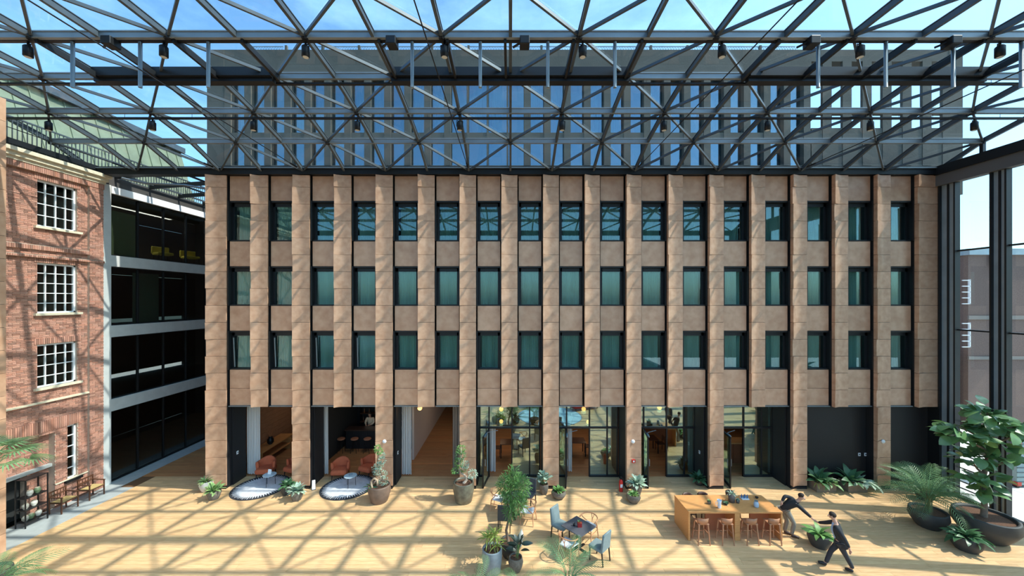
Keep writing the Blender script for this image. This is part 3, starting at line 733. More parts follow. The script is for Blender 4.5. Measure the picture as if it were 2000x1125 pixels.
def rug(lab, x, y, r=1.13):
    t = thing('round_rug', lab, 'rug', (x, y, 0))
    MB().lathe([(0, .004), (r, .004), (r, .014), (0, .014)], 64).obj('border', mat('charcoal_wool', srgb(52, 52, 56), .95), t)
    RG = mat('pale_wool', srgb(214, 214, 218), .95, noise=.2, nscale=5)
    MB().lathe([(0, .012), (r*.77, .012), (r*.77, .02), (0, .02)], 64).obj('pile_field', RG, t)
    m = MB()
    for k in range(64):
        a = 2*PI*k/64; a1 = a+.045; r0, r1 = r*.76, r*(.9+.03*(k % 2))
        p = [(r0*math.cos(a-.035), r0*math.sin(a-.035), .019), (r0*math.cos(a+.035), r0*math.sin(a+.035), .019), (r1*math.cos(a+.008), r1*math.sin(a+.008), .019), (r1*math.cos(a-.008), r1*math.sin(a-.008), .019)]
        m.add(p+[(q[0], q[1], .012) for q in p], [(0, 1, 2, 3), (0, 4, 5, 1), (1, 5, 6, 2), (2, 6, 7, 3), (3, 7, 4, 0)])
    m.obj('fringe_strokes', RG, t, kind='stuff'); return t
rug('round pale rug with black fringed border, beside the low white pot', -11.05, 16.33)
rug('round pale rug with black fringed border beside the tall brown spiral-plant pot', -7.2, 16.33)
armchair('rust orange armchair next to the bundled white curtain, facing a coffee table', -11.5, 17.35, .15)
armchair('rust orange armchair half hidden by the second copper pier', -10.25, 17.5, -.35)
armchair('rust orange armchair in front of the black bar, nearer the brick side', -7.95, 17.25, .1)
armchair('rust orange armchair behind the spiral plant', -6.75, 17.55, -.4)
def coffee(lab, x, y):
    t = thing('coffee_table', lab, 'table', (x, y, .02)); smod(MB().lathe([(0, .46), (.27, .46), (.27, .48), (0, .48)], 32).obj('table_top', mat('pale_blue_top', srgb(190, 206, 214), .35), t), .004)
    for k in range(3): a = k*2*PI/3+.5; MB().tube([(.2*math.cos(a), .2*math.sin(a), .46), (.22*math.cos(a), .22*math.sin(a), 0)], .01, 6).obj('leg', STEEL2, t)
coffee('small round coffee table with a folded card on the first rug', -10.75, 16.45)
coffee('small round coffee table with a bowl on the second rug', -7.1, 16.35)
t = thing('folded_card', 'white folded card standing on the coffee table of the first rug', 'card', (-10.75, 16.48, .505))
MB().add([(-.09, -.03, 0), (.07, -.05, 0), (.07, .0, .2), (-.09, .02, .2), (-.09, .07, 0), (.07, .05, 0)], [(0, 1, 2, 3), (3, 2, 5, 4)]).obj('card', WHITE, t)
t = thing('small_bowl', 'small grey bowl on the coffee table of the second rug', 'bowl', (-7.1, 16.38, .505)); MB().lathe([(0, 0), (.05, 0), (.08, .05), (.07, .05), (.04, .015), (0, .012)], 16, cap=False).obj('bowl', GREYST, t, smooth=True)
t = thing('wedge_sign', 'small white wedge shaped sign leaning on the floor between the two rugs', 'sign', (-8.62, 16.15, 0), .5)
MB().add([(-.07, -.1, 0), (.07, -.1, 0), (.07, .12, 0), (-.07, .12, 0), (-.06, .06, .34), (.06, .06, .34), (.06, .12, .34), (-.06, .12, .34)], [(0, 1, 5, 4), (1, 2, 6, 5), (2, 3, 7, 6), (3, 0, 4, 7), (4, 5, 6, 7), (0, 3, 2, 1)]).obj('panel', WHITE, t); MB().box(-.08, -.12, 0, .08, .14, .02).obj('base', STEEL2, t)
# console with dark vase in the first bay
t = thing('wooden_console', 'low wooden console behind the rust armchair of the first bay', 'console', (-12.55, 19.3, 0)); MB().box(-.35, -1.2, .72, .35, 1.4, .78).obj('top', OAK, t)
for y in (-1.1, 1.3): MB().box(-.3, y-.04, 0, .3, y+.04, .72).obj('side_panel', OAK, t)
MB().box(-.3, -1.1, .3, .3, 1.3, .34).obj('shelf', OAK, t)
t = thing('dark_vase', 'black vase with dried stems on the wooden console', 'vase', (-12.5, 19.2, .78)); MB().lathe([(.08, 0), (.16, .1), (.15, .25), (.08, .34), (.1, .38)], 16).obj('vase', STEEL2, t, smooth=True)
m = MB(); 
for k in range(12): a = random.random()*6.3; m.tube([(0, 0, .3), (.1*math.cos(a), .1*math.sin(a), .6), (.22*math.cos(a), .22*math.sin(a), .75)], .006, 4)
m.obj('dried_stems', mat('dried_stem', srgb(190, 130, 90), .8), t, kind='stuff')
# globe pendants
for i, (x, y, Y) in enumerate(((820, 797, 17.9), (979, 799, 18.2), (979, 823, 20.4), (1140, 799, 18.2), (1149, 824, 20.4), (1288, 796, 18.2))):
    z = PZ(y, Y); z = min(z, 3.35); t = thing('globe_pendant', 'glowing amber globe lamp in the ground floor hall, %s from the brick side' % ordinal(i), 'lamp', (PX(x, Y), Y, z), group='amber globe pendants')
    MB().lathe([(0.001, -.11), (.06, -.095), (.1, -.045), (.11, 0), (.1, .045), (.06, .095), (.02, .11)], 16).obj('globe', mat('amber_glow', srgb(255, 190, 110), .4, emit=(1, .46, .12, 3.2)), t, smooth=True)
    MB().tube([(0, 0, .1), (0, 0, ZG-z)], .008, 6).obj('cord', STEEL2, t)
    pl = bpy.data.lights.new('pendant_light', 'POINT'); pl.energy = 5; pl.color = (1, .72, .45); pl.shadow_soft_size = .12; po = bpy.data.objects.new('pendant_light', pl); COL.objects.link(po); po.parent = t; po.location = (0, 0, -.14)
# added fill lamps to brighten the dark hall, shaped as flush ceiling panels
for i, (x, y) in enumerate(((-11, 21), (-7, 19), (-3, 22), (1.5, 22), (5, 22), (11, 21))):
    t = thing('hall_fill_lamp', 'added flush fill lamp inside the hall, over bay %s' % ordinal(i), 'lamp', (x, y, ZG-.03), group='added fill lamps in the hall ceiling')
    MB().box(-.3, -.3, 0, .3, .3, .03).obj('housing', STEEL, t); MB().box(-.26, -.26, -.005, .26, .26, 0).obj('fill_glow', mat('hall_fill_glow', (1, .9, .8, 1), .5, emit=(1, .85, .68, 2)), t)
    al = bpy.data.lights.new('hall_fill', 'AREA'); al.energy = 9; al.size = .5; al.color = (1, .86, .7); ao = bpy.data.objects.new('hall_fill', al); COL.objects.link(ao); ao.parent = t; ao.location = (0, 0, -.02)
# indoor dining tables seen through the doors
def diningset(x, y, lab, i):
    t = thing('dining_table', 'dark square dining table %s' % lab, 'table', (x, y, 0)); smod(MB().box(-.4, -.4, .72, .4, .4, .75).obj('table_top', WALN, t), .005)
    for a in (-.35, .35):
        for b in (-.35, .35): MB().box(a-.02, b-.02, 0, a+.02, b+.02, .72).obj('leg', STEEL2, t)
    for j, (dx, dy, rz) in enumerate(((-.6, 0, PI/2), (.6, 0, -PI/2))):
        c = thing('dining_chair', 'dark wooden chair on the %s side of the indoor table %s' % (('brick', 'street')[j], lab), 'chair', (x+dx, y+dy, 0), rz)
        smod(MB().box(-.22, -.22, .42, .22, .22, .46).obj('seat', WALN, c), .01); smod(MB().box(-.22, .18, .6, .22, .21, .82).obj('backrest', WALN, c), .01)
        for a in (-.19, .19):
            MB().box(a-.015, -.2, 0, a+.015, -.17, .43).obj('leg', WALN, c); MB().box(a-.015, .17, 0, a+.015, .2, .8).obj('leg', WALN, c)
diningset(-.15, 19.6, 'behind the first glazed door', 0); diningset(3.6, 19.8, 'behind the second glazed door', 1); diningset(7.6, 20.2, 'behind the third glazed door', 2)
# reception desk behind the last door
t = thing('reception_desk', 'dark orange wooden desk behind the last glazed door', 'desk', (11.0, 18.9, 0)); smod(MB().box(-.9, -.3, 1.0, 1.5, .5, 1.06).obj('worktop', OAK, t), .01)
for j in range(6): MB().box(-.9+j*.4, -.2, 0, -.52+j*.4, .4, 1.0).obj('front_panel', mat('red_brown_wood', srgb(150, 84, 54), .5), t)
# courtyard seating nearer the camera, mirrored in the door glass
def sofa(x, y, rz, lab):
    t = thing('red_sofa', lab, 'sofa', (x, y, 0), rz); RD = mat('red_fabric', srgb(176, 34, 38), .8)
    for nme, bb in (('seat', (-.9, -.4, .18, .9, .3, .44)), ('backrest', (-.95, .25, .2, .95, .5, .86)), ('armrest', (-1.1, -.4, .18, -.9, .5, .62)), ('armrest', (.9, -.4, .18, 1.1, .5, .62))): smod(MB().box(*bb).obj(nme, RD, t), .06, 3)
    for a in (-.95, .95):
        for b in (-.32, .42): MB().tube([(a, b, 0), (a, b, .2)], .025, 6).obj('leg', STEEL2, t)
t = thing('large_round_rug', 'large pale blue round rug just in front of the frame, mirrored in the door glass', 'rug', (2.8, 8.3, 0)); MB().lathe([(0, .003), (2.2, .003), (2.2, .014), (0, .014)], 64).obj('pile', mat('pale_blue_wool', srgb(176, 206, 218), .95), t); MB().lathe([(2.2, .003), (2.26, .003), (2.26, .012), (2.2, .012)], 64, cap=False).obj('border', GREYST, t)
sofa(2.2, 6.1, PI, 'red sofa behind the large pale blue rug, mirrored in the second door'); sofa(5.6, 6.6, PI-.4, 'red sofa beside the large pale blue rug, mirrored in the third door')
# things fixed to the piers
for i, x in enumerate((751, 1236, 1724)):
    t = thing('wall_sensor', 'small white round sensor on a copper pier, %s from the brick side' % ordinal(i), 'sensor', (fx(x), FY-.03, PZ(862, FY)), group='white sensors on the copper piers')
    MB().lathe([(.001, 0), (.06, .0), (.085, .03), (.085, .05)], 16).obj('housing', WHITE, t, smooth=True).rotation_euler = (-PI/2, 0, 0)
    t.children[0].location = (0, -.03, 0)
    MB().box(-.03, 0, -.03, .03, .03, .03).obj('mount', WHITE, t)
t = thing('fire_alarm_sign', 'small red fire call point on the copper pier above the fire extinguisher', 'sign', (fx(1237), FY-.03, PZ(900, FY)))
MB().box(-.07, -.03, -.07, .07, .02, .07).obj('plate', mat('signal_red', srgb(214, 44, 34), .5), t); MB().box(-.035, -.036, -.035, .035, -.03, .035).obj('glass_square', WHITE, t)
t = thing('fire_extinguisher', 'red fire extinguisher standing at the foot of a copper pier', 'extinguisher', (4.78, 15.95, 0))
RED = MATS['signal_red']; MB().lathe([(.0, .0), (.075, .0), (.08, .03), (.08, .42), (.06, .49), (.025, .52)], 16).obj('cylinder', RED, t, smooth=True)
MB().tube([(0, 0, .5), (0, 0, .58)], .022, 8).box(-.015, -.09, .56, .015, .03, .6).box(-.015, -.09, .62, .015, .02, .64).obj('valve', STEEL2, t); MB().tube([(0, .03, .57), (.1, 0, .55), (.11, 0, .3), (.09, 0, .15)], .012, 6).obj('hose', STEEL2, t); MB().box(-.05, -.084, .2, .05, -.078, .34).obj('label', WHITE, t)
for i, (x, y, yy) in enumerate(((454, 892, 17.0), (775, 891, 16.9), (1690, 885, FY+.4), (1678, 884, FY+.4), (1372, 890, 17.0))):
    if i in (0, 1): X = BX[0][0]+.04 if i == 0 else BX[2][0]+.04; ang = PI/2
    elif i == 4: X = BX[5][1]-.04; ang = -PI/2
    else: X = PX(x, yy); ang = 0
    Y = {0: 16.75, 1: 16.75, 4: 16.8}.get(i, yy)
    t = thing('wall_socket', 'small white wall socket on the dark panel, %s from the brick side' % ordinal([0, 1, 4, 3, 2][i]), 'socket', (X, Y, 1.35), ang, 'wall sockets'); MB().box(-.05, -.02, -.07, .05, 0, .07).obj('plate', WHITE, t); MB().box(-.025, -.025, -.025, .025, -.02, .03).obj('insert', STEEL, t)
# ------------------------------------------------------------------ brick side: shelf rack, two cane chairs
t = thing('shelf_rack', 'black metal shelf rack with small pots against the brick wall', 'rack', (-17.72, 13.65, 0), PI/2)
for a in (-.32, .32):
    for b in (-.18, .18): MB().box(a-.015, b-.015, 0, a+.015, b+.015, 1.75).obj('post', STEEL2, t)
for z in (.18, .62, 1.05, 1.72): MB().box(-.32, -.18, z, .32, .18, z+.03).obj('shelf', STEEL2, t)
for i, (x, z, c) in enumerate(((-.3, .21, (150, 150, 140)), (-.05, .21, (90, 110, 80)), (.3, .21, (190, 188, 178)), (.1, .65, (205, 202, 190)), (-.3, .65, (120, 140, 120)), (.25, 1.08, (225, 208, 176)), (-.1, 1.08, (215, 205, 180)))):
    y = 13.65+x*.62; t = thing('small_crock', 'small glazed crock on the black shelf rack, %s counting up from its lowest board' % ordinal(i), 'pot', (-17.72, y, z), group='crocks on the shelf rack'); MB().lathe([(.05, 0), (.09, .06), (.09, .14), (.06, .18)], 12).obj('pot', mat('crock_%d' % (i % 4), srgb(*c), .5), t, smooth=True)
    MB().lathe([(.06, .18), (.07, .19), (.03, .2)], 12).obj('lid', mat('crock_lid', srgb(170, 160, 140), .6), t.children[0])
def canechair(lab, y):
    t = thing('cane_chair', lab, 'chair', (-17.55, y, 0), -PI/2+PI, 'cane seat chairs along the brick wall'); CANE = mat('woven_cane', srgb(206, 176, 116), .7, noise=.3, nscale=40)
    MB().box(-.28, -.24, .4, .28, .26, .44).obj('seat_frame', WALN, t); MB().box(-.25, -.22, .435, .25, .22, .455).obj('seat', CANE, t)
    for a in (-.27, .27):
        MB().bar((a, -.22, 0), (a, -.22, .62), .035, .035).obj('leg', WALN, t); MB().bar((a, .25, 0), (a, .27, .85), .035, .035).obj('leg', WALN, t)
        MB().bar((a, -.26, .63), (a, .28, .65), .05, .025).obj('armrest', WALN, t)
    for z in (.82, .66): MB().bar((-.28, .27, z), (.28, .27, z), .03, .05).obj('back_rail', WALN, t)
    for k in range(5): MB().bar((-.2+k*.1, .265, .5), (-.2+k*.1, .27, .82), .015, .015).obj('spindle', WALN, t)
    MB().bar((-.27, -.22, .2), (.27, -.22, .2), .02, .02).bar((-.27, .25, .2), (.27, .25, .2), .02, .02).obj('stretcher', WALN, t)
canechair('dark wooden armchair with cane seat beside the black shelf rack', 14.5); canechair('dark wooden armchair with cane seat nearest the grey concrete pier', 15.45)
# ------------------------------------------------------------------ high oak table, stools and what stands on it
TX, TY0 = 6.12, 12.67; TW, TD = 3.24, 1.1
t = thing('high_table', 'long golden oak counter-height table with panel legs in the courtyard', 'table', (TX, TY0, 0))
smod(MB().box(0, 0, .94, TW, TD, 1.0).obj('table_top', OAK, t), .006)
for x0, x1 in ((0, .06), (1.6, 1.78), (TW-.06, TW)): smod(MB().box(x0, 0.01, 0, x1, TD-.01, .94).obj('panel_leg', OAK, t), .004)
for q0, q1 in ((.9, 1.6), (2.5, TW-.06)): MB().box(q0, .6, 0, q1, .66, .94).obj('modesty_panel', mat('red_brown_panel', srgb(186, 112, 74), .5), t)
def highstool(lab, x, y, rz, mt, grp):
    t = thing('counter_stool', lab, 'stool', (x, y, 0), rz, grp)
    smod(MB().box(-.19, -.17, .68, .19, .2, .71).obj('seat', mt, t), .012)
    m = MB(); vs = []
    for z, yo in ((.7, -.19), (.8, -.2), (.9, -.215)):
        for k in range(9): a = k/8*2-1; vs.append((a*.2, yo+.1*abs(a)**2.2, z-(0.03*abs(a)**3 if z > .85 else 0)))
    o_ = [(v[0]*.9, v[1]+.022, v[2]) for v in vs]; nn = 27
    fs = [(j*9+k, j*9+k+1, (j+1)*9+k+1, (j+1)*9+k) for j in range(2) for k in range(8)]; fs2 = [tuple(nn+i for i in f[::-1]) for f in fs]
    ed = [(18+k, 18+k+1, nn+18+k+1, nn+18+k) for k in range(8)]+[(k+1, k, nn+k, nn+k+1) for k in range(8)]+[(j*9+e, (j+1)*9+e, nn+(j+1)*9+e, nn+j*9+e) for j in range(2) for e in (0, 8)]
    m.add(vs+o_, fs+fs2+ed); m.obj('backrest', mt, t, smooth=True)
    for a in (-1, 1):
        for b in (-1, 1): MB().bar((a*.2, b*.2, 0), (a*.15, b*.15, .69), .028, .028, w2=.038, h2=.038).obj('leg', mt, t)
    MB().bar((-.185, .185, .28), (.185, .185, .28), .022, .022).obj('footrest', mt, t)
    for a in (-1, 1): MB().bar((a*.178, -.178, .36), (a*.178, .178, .36), .02, .03).obj('stretcher', mt, t)
    return t
for i, x in enumerate((1372, 1419, 1467, 1511)):
    highstool('pale stool at the near side of the high oak table, %s from the brick side' % ordinal(i), PX(x, 12.5)+.02, 12.62, 0, OAKR, 'wooden stools at the high oak table')
for i, (x, y) in enumerate(((6.75, 13.95), (7.35, 14.0), (8.5, 14.15))):
    st = highstool('dark brown stool behind the high oak table, %s' % ('nearest its open end', 'in the middle', 'its back showing above the top')[i], x, y, PI, WALN, 'dark stools behind the high oak table')
    if i == 2: st.rotation_euler[2] = PI+.3
tt = 1.003
def on_table(x, y): return G(x, y, 1.0)
def cyl(name, lab, cat, x, y, z, prof, mt, n=16, extra=None):
    t = thing(name, lab, cat, (x, y, z)); MB().lathe(prof, n).obj('body', mt, t, smooth=True)
    if extra: extra(t)
    return t
CL = mat('grey_clay', srgb(104, 96, 90), .7, noise=.2); LEAFD = mat('dark_leaf', srgb(84, 126, 84), .42, noise=.2, nscale=8, rnd=.2, trans=.15, spec=.6)
LEAFM = mat('mid_leaf', srgb(122, 168, 92), .5, noise=.2, nscale=8, rnd=.22, trans=.25); LEAFL = mat('light_leaf', srgb(182, 206, 140), .5, noise=.35, nscale=14, rnd=.15, trans=.25, col2=srgb(84, 132, 66))
LEAFY = mat('yellow_green_leaf', srgb(192, 192, 96), .5, noise=.2, rnd=.2, trans=.25, col2=srgb(104, 140, 60)); LEAFS = mat('silver_leaf', srgb(206, 220, 206), .5, noise=.3, nscale=14, rnd=.15, trans=.2, col2=srgb(110, 150, 110))
LEAFR = mat('rubber_leaf', srgb(46, 60, 48), .42, noise=.2, rnd=.2, spec=.8); PALM = mat('palm_leaf', srgb(122, 160, 108), .5, noise=.2, rnd=.2, trans=.25); BARK = mat('bark', srgb(136, 112, 92), .9, noise=.3, nscale=10, bump=.4)
def leaf_mesh(name, L, W, bend, mt, shape=.45, segs=5, fold=.15):
    m = MB(); vs = []
    for i in range(segs+1):
        u = i/segs; a = bend*u; x = L*(math.sin(a)/bend if bend else u); z = -L*((1-math.cos(a))/bend if bend else 0)
        ww = W/2*max(.03, math.sin(PI*u**(shape*1.5+.05)))**.8 if u < 1 else .001
        vs += [(x, -ww, z+ww*fold), (x, 0, z), (x, ww, z+ww*fold)]
    fs = []
    for i in range(segs): a = i*3; fs += [(a, a+3, a+4, a+1), (a+1, a+4, a+5, a+2)]
    m.add(vs, fs); return m.mesh(name, mt, smooth=True)
def frond_mesh(L, n, W, arch, mt, name='frond', droop=.5):
    m = MB(); pts = []
    for i in range(n+1):
        u = i/n; a = arch*u; pts.append(Vector((L*(math.sin(a)/arch), 0, L*((math.cos(a)-1)/arch)+0)))
    m.tube(pts, .012, 5, rs=[.014*(1-.8*i/n) for i in range(n+1)])
    for i in range(2, n+1):
        u = i/n; p = pts[i]; d = (pts[i]-pts[i-1]).normalized(); ll = W*math.sin(PI*(.12+.8*u))**.7
        for s in (-1, 1):
            for h in (0,):
                q = p-d*(L/n*h); e = (Vector((0, s, 0))*.8+d*.8+Vector((0, 0, .1-droop*.5))).normalized(); w_ = .006+.009*ll/W
                mid = q+e*ll*.5+Vector((0, 0, .02)); tip = q+e*ll+Vector((0, 0, -droop*ll*.4)); side = d*w_
                m.add([q-side*.5, q+side*.5, mid+side, mid-side, tip], [(0, 1, 2, 3), (3, 2, 4)])
    return m.mesh(name, mt, smooth=False)
POTM = {'white': mat('white_glaze', srgb(216, 214, 206), .5, noise=.15), 'taupe': mat('taupe_glaze', srgb(128, 106, 92), .45, noise=.3, nscale=5), 'grey': mat('grey_green_glaze', srgb(128, 126, 106), .4, noise=.3, nscale=5, col2=srgb(92, 84, 72)), 'stone': mat('rough_stone_pot', srgb(128, 120, 108), .85, noise=.4, nscale=14, bump=.5),
        'dark': mat('charcoal_pot', srgb(66, 66, 64), .6, noise=.2, nscale=5), 'blue': mat('blue_grey_pot', srgb(140, 150, 156), .6, noise=.2, nscale=8), 'box': mat('stone_planter', srgb(136, 122, 104), .85, noise=.25, nscale=8)}
def pot(t, r, h, col, belly=1.05, foot=.7, n=32):
    prof = [(0, 0), (r*foot, 0), (r*foot*1.05, .02), (r*(foot+1)/2*belly, h*.3), (r*belly, h*.65), (r, h*.97), (r, h), (r*.88, h), (r*.86, h*.9)]
    o = MB().lathe(prof, n, cap=False).obj('pot', POTM[col], t, smooth=True)
    m = MB().lathe([(0.001, h*.92), (r*.4, h*.93), (r*.87, h*.9)], n, cap=False); o2 = m.obj('soil', SOIL, o, smooth=True); return o
def leaves(t, me, base, n, tilt=(.2, 1.2), sc=(.7, 1.1), spread=.04, seed=1, twist=.4):
    r = random.Random(seed)
    for i in range(n):
        az = i*2.39996+r.random()*.5; u = (i+.5)/n; tl = tilt[0]+(tilt[1]-tilt[0])*u+r.gauss(0, .1)
        s = sc[0]+(sc[1]-sc[0])*r.random(); b = (base[0]+math.cos(az)*spread*u, base[1]+math.sin(az)*spread*u, base[2]+.0)
        link('leaf', me, t, b, (r.gauss(0, twist), -(PI/2-tl), az), (s, s, s))
# leaf pointing along +X tilted upward: rotation about Y by -(pi/2 - tilt)
LFb = leaf_mesh('leaf', .36, .12, .9, LEAFL); LFm = leaf_mesh('leaf', .34, .11, .9, LEAFM); LFs = leaf_mesh('leaf', .34, .13, .9, LEAFS); LFr = leaf_mesh('leaf', .32, .13, .5, LEAFR, .5)
LFy = leaf_mesh('leaf', .42, .045, 1.3, LEAFY, .3); LFd = leaf_mesh('leaf', .4, .14, 1.0, LEAFD); LFw = leaf_mesh('leaf', .2, .17, .5, LEAFS, .5)
def potplant(lab, x, y, r, h, col, me, n, tilt=(.15, 1.25), sc=(.8, 1.1), seed=1, belly=1.05, foot=.7, stalks=0, name='potted_plant', spread=.08):
    t = thing(name, lab, 'plant', (x, y, 0)); pot(t, r, h, col, belly, foot)
    if stalks:
        rr = random.Random(seed)
        for k in range(stalks):
            a = rr.random()*6.28; d = rr.random()*.5; q = Vector((math.cos(a)*d*r, math.sin(a)*d*r, h*.9)); e = q+Vector((math.cos(a)*.08, math.sin(a)*.08, .15+.4*rr.random()))
            MB().tube([q, (q+e)/2+Vector((.01, 0, 0)), e], .012, 6).obj('stem', LEAFM, t)
            leaves(t, me, e, max(3, n//stalks), tilt, sc, spread, seed+k)
    else: leaves(t, me, (0, 0, h*.92), n, tilt, sc, spread, seed)
    return t
potplant('low white pot of pale green leaves beside the first copper pier', *G(403, 958), .24, .42, 'white', LFb, 30, sc=(.7, .9), seed=3, belly=1.1)
potplant('stone pot of bright variegated leaves in front of the white pot', *G(418, 974), .24, .36, 'stone', LFb, 34, sc=(.9, 1.3), seed=4)
potplant('dark pot of deep green leaves behind the variegated plant between the rugs', *G(561, 965), .24, .4, 'dark', LFd, 24, sc=(.7, 1), seed=5)
potplant('stone pot of silvery variegated leaves between the two rugs', *G(580, 976), .23, .38, 'stone', LFs, 40, sc=(.9, 1.3), seed=6)
potplant('grey pot with round silver green leaves left of a copper pier', *G(1062, 964), .19, .42, 'stone', LFw, 40, sc=(.8, 1.2), seed=7, stalks=5, spread=.12)
potplant('squat stone bowl with short upright green leaves by the open door', *G(1091, 972), .27, .3, 'stone', LFm, 30, sc=(.6, .95), seed=8, belly=1.15)
potplant('tall stone pot of silvery lance leaves at the fire alarm pier', *G(1243, 966), .22, .5, 'stone', LFs, 46, sc=(1.0, 1.45), seed=9)
potplant('round stone bowl with small leafy plant in front of the tall silver-leaved pot', *G(1237, 980), .25, .32, 'stone', LFm, 26, sc=(.5, .8), seed=10, belly=1.15)
potplant('dark pot of arching deep green leaves in the shade of a door bay', *G(1365, 946), .2, .25, 'dark', LFd, 30, sc=(.8, 1.2), seed=12)
potplant('charcoal pot with broad glossy leaves near the walking man', *G(1600, 1066), .32, .42, 'dark', leaf_mesh('leaf', .5, .17, 1.1, LEAFM), 16, sc=(.8, 1.1), seed=13, tilt=(.5, 1.35))
potplant('low dark bowl with broad green leaves in front of the big tree planter', 15.15, 12.25, .37, .45, 'dark', leaf_mesh('leaf', .42, .16, 1.1, LEAFD), 44, sc=(.8, 1.2), seed=14, belly=1.1, tilt=(.3, 1.5), spread=.25)
potplant('small dark green rubber plant with paddle leaves in an oval grey pot', .16, 11.3, .2, .42, 'stone', LFr, 20, sc=(.9, 1.3), seed=15, stalks=3, belly=1.15)
t = thing('potted_dracaena', 'yellow green strappy plant in a tall blue grey pot', 'plant', (-.56, 11.25, 0)); pot(t, .3, .72, 'blue', 1.02, .82)
for k in range(6):
    a = k*1.05; q = Vector((.1*math.cos(a), .1*math.sin(a), .64)); e = q+Vector((.06*math.cos(a), .06*math.sin(a), .12+.09*k)); MB().tube([q, e], .014, 6).obj('stem', BARK, t); leaves(t, LFy, e, 18, (.1, 1.5), (.6, 1.0), .02, 20+k)
# two boxes with mixed foliage in front of the black wall
for i, (x, lab) in enumerate(((13.6, 'square stone planter with yellow and green leaves against the black wall, nearer the bending man'), (14.95, 'square stone planter with trailing silvery leaves against the black wall, nearer the palm'))):
    t = thing('box_planter', lab, 'planter', (x, 16.1, 0)); smod(MB().box(-.42, -.25, 0, .42, .25, .4).obj('planter_box', POTM['box'], t), .015); MB().box(-.39, -.22, .395, .39, .22, .41).obj('soil', SOIL, t)
    leaves(t, LFd, (-.15, 0, .4), 22, (.1, 1.3), (1.1, 1.9), .2, 30+i); leaves(t, LFm if i == 0 else LFs, (.2, -.1, .4), 26, (.5, 1.7), (.7, 1.3), .25, 33+i)
    if i == 0: leaves(t, LFy, (-.35, -.15, .4), 8, (.9, 1.5), (.8, 1.1), .1, 37)
    else: leaves(t, LFs, (.45, -.2, .42), 16, (1.1, 1.9), (.9, 1.5), .25, 39)
# small things on the high table
x, y = on_table(1385, 984); potplant('x', x, y, .06, .1, 'stone', leaf_mesh('leaf', .09, .03, .8, LEAFM), 12, sc=(.7, 1), seed=50, spread=.02)
bpy.context.view_layer.update()
o = [o for o in COL.objects if o.get('label') == 'x'][0]; o.location.z = 1.0; o['label'] = 'tiny succulent in a clay cup at the open end of the high table'
x, y = on_table(1405, 992); t = thing('white_jug', 'tall white jug with a handle on the high table', 'jug', (x, y, 1.0)); MB().lathe([(0, 0), (.05, 0), (.055, .02), (.06, .2), (.075, .28), (.068, .28), (.05, .18), (.045, .03)], 16, cap=False).obj('body', WHITE, t, smooth=True); MB().tube([(-.055, 0, .24), (-.12, 0, .22), (-.12, 0, .12), (-.055, 0, .08)], .01, 6).obj('handle', WHITE, t)
x, y = on_table(1417, 985); t = thing('leaf_bowl', 'dark bowl of leaves beside the white jug', 'bowl', (x, y, 1.0)); MB().lathe([(0, 0), (.06, 0), (.1, .07), (.09, .07), (.05, .02), (0, .02)], 16, cap=False).obj('bowl', STEEL2, t, smooth=True); leaves(t, leaf_mesh('leaf', .13, .04, .9, LEAFD), (0, 0, .04), 16, (.4, 1.4), (.7, 1), .03, 52)
x, y = on_table(1429, 980); t = thing('table_planter', 'tall dark cylinder planter with pale leaves in the middle of the high table', 'planter', (x, y, 1.0)); MB().lathe([(0, 0), (.1, 0), (.12, .3), (.11, .3), (.1, .26), (0, .26)], 20, cap=False).obj('pot', CL, t, smooth=True); leaves(t, leaf_mesh('leaf', .24, .05, 1.0, LEAFS), (0, 0, .27), 18, (.1, 1.3), (.7, 1), .03, 53)
x, y = on_table(1441, 982); t = thing('clay_cup', 'clay cup with pale rosette plant behind the tall dark planter', 'cup', (x, y, 1.0)); MB().lathe([(0, 0), (.05, 0), (.065, .11), (.055, .11), (0, .08)], 16, cap=False).obj('cup', CL, t, smooth=True); leaves(t, leaf_mesh('leaf', .1, .05, .8, LEAFS), (0, 0, .1), 14, (.2, 1.3), (.7, 1), .02, 54)
x, y = on_table(1454, 974); t = thing('blue_bottle_basket', 'blue and white tray of small bottles on the high table', 'tray', (x, y, 1.0)); smod(MB().box(-.13, -.09, 0, .13, .09, .03).obj('tray', WHITE, t), .005)
for k in range(4): MB().lathe([(.025, .03), (.028, .1), (.012, .13), (.012, .16)], 8, (-.09+k*.06, .02*(-1)**k, 0)).obj('small_bottle', mat('blue_glass', srgb(70, 110, 150), .2), t, smooth=True)
x, y = on_table(1477, 990); t = thing('glass_jar', 'pale blue glass jar near the bending man on the high table', 'jar', (x, y, 1.0)); MB().lathe([(0, 0), (.07, 0), (.08, .03), (.08, .14), (.06, .17), (.06, .2)], 16).obj('jar', mat('pale_blue_jar', srgb(176, 194, 212), .15), t, smooth=True); MB().lathe([(.062, .2), (.062, .22), (0.001, .22)], 12).obj('lid', ROD, t)
x, y = on_table(1478, 973); t = thing('black_bowl', 'small black bowl near the far edge of the high table', 'bowl', (x, y, 1.0)); MB().lathe([(0, 0), (.035, 0), (.06, .05), (.05, .05), (0, .015)], 16, cap=False).obj('bowl', STEEL2, t, smooth=True); MB().lathe([(.03, 0), (.035, -.001), (.036, .008)], 16, cap=False).obj('foot', STEEL2, t)

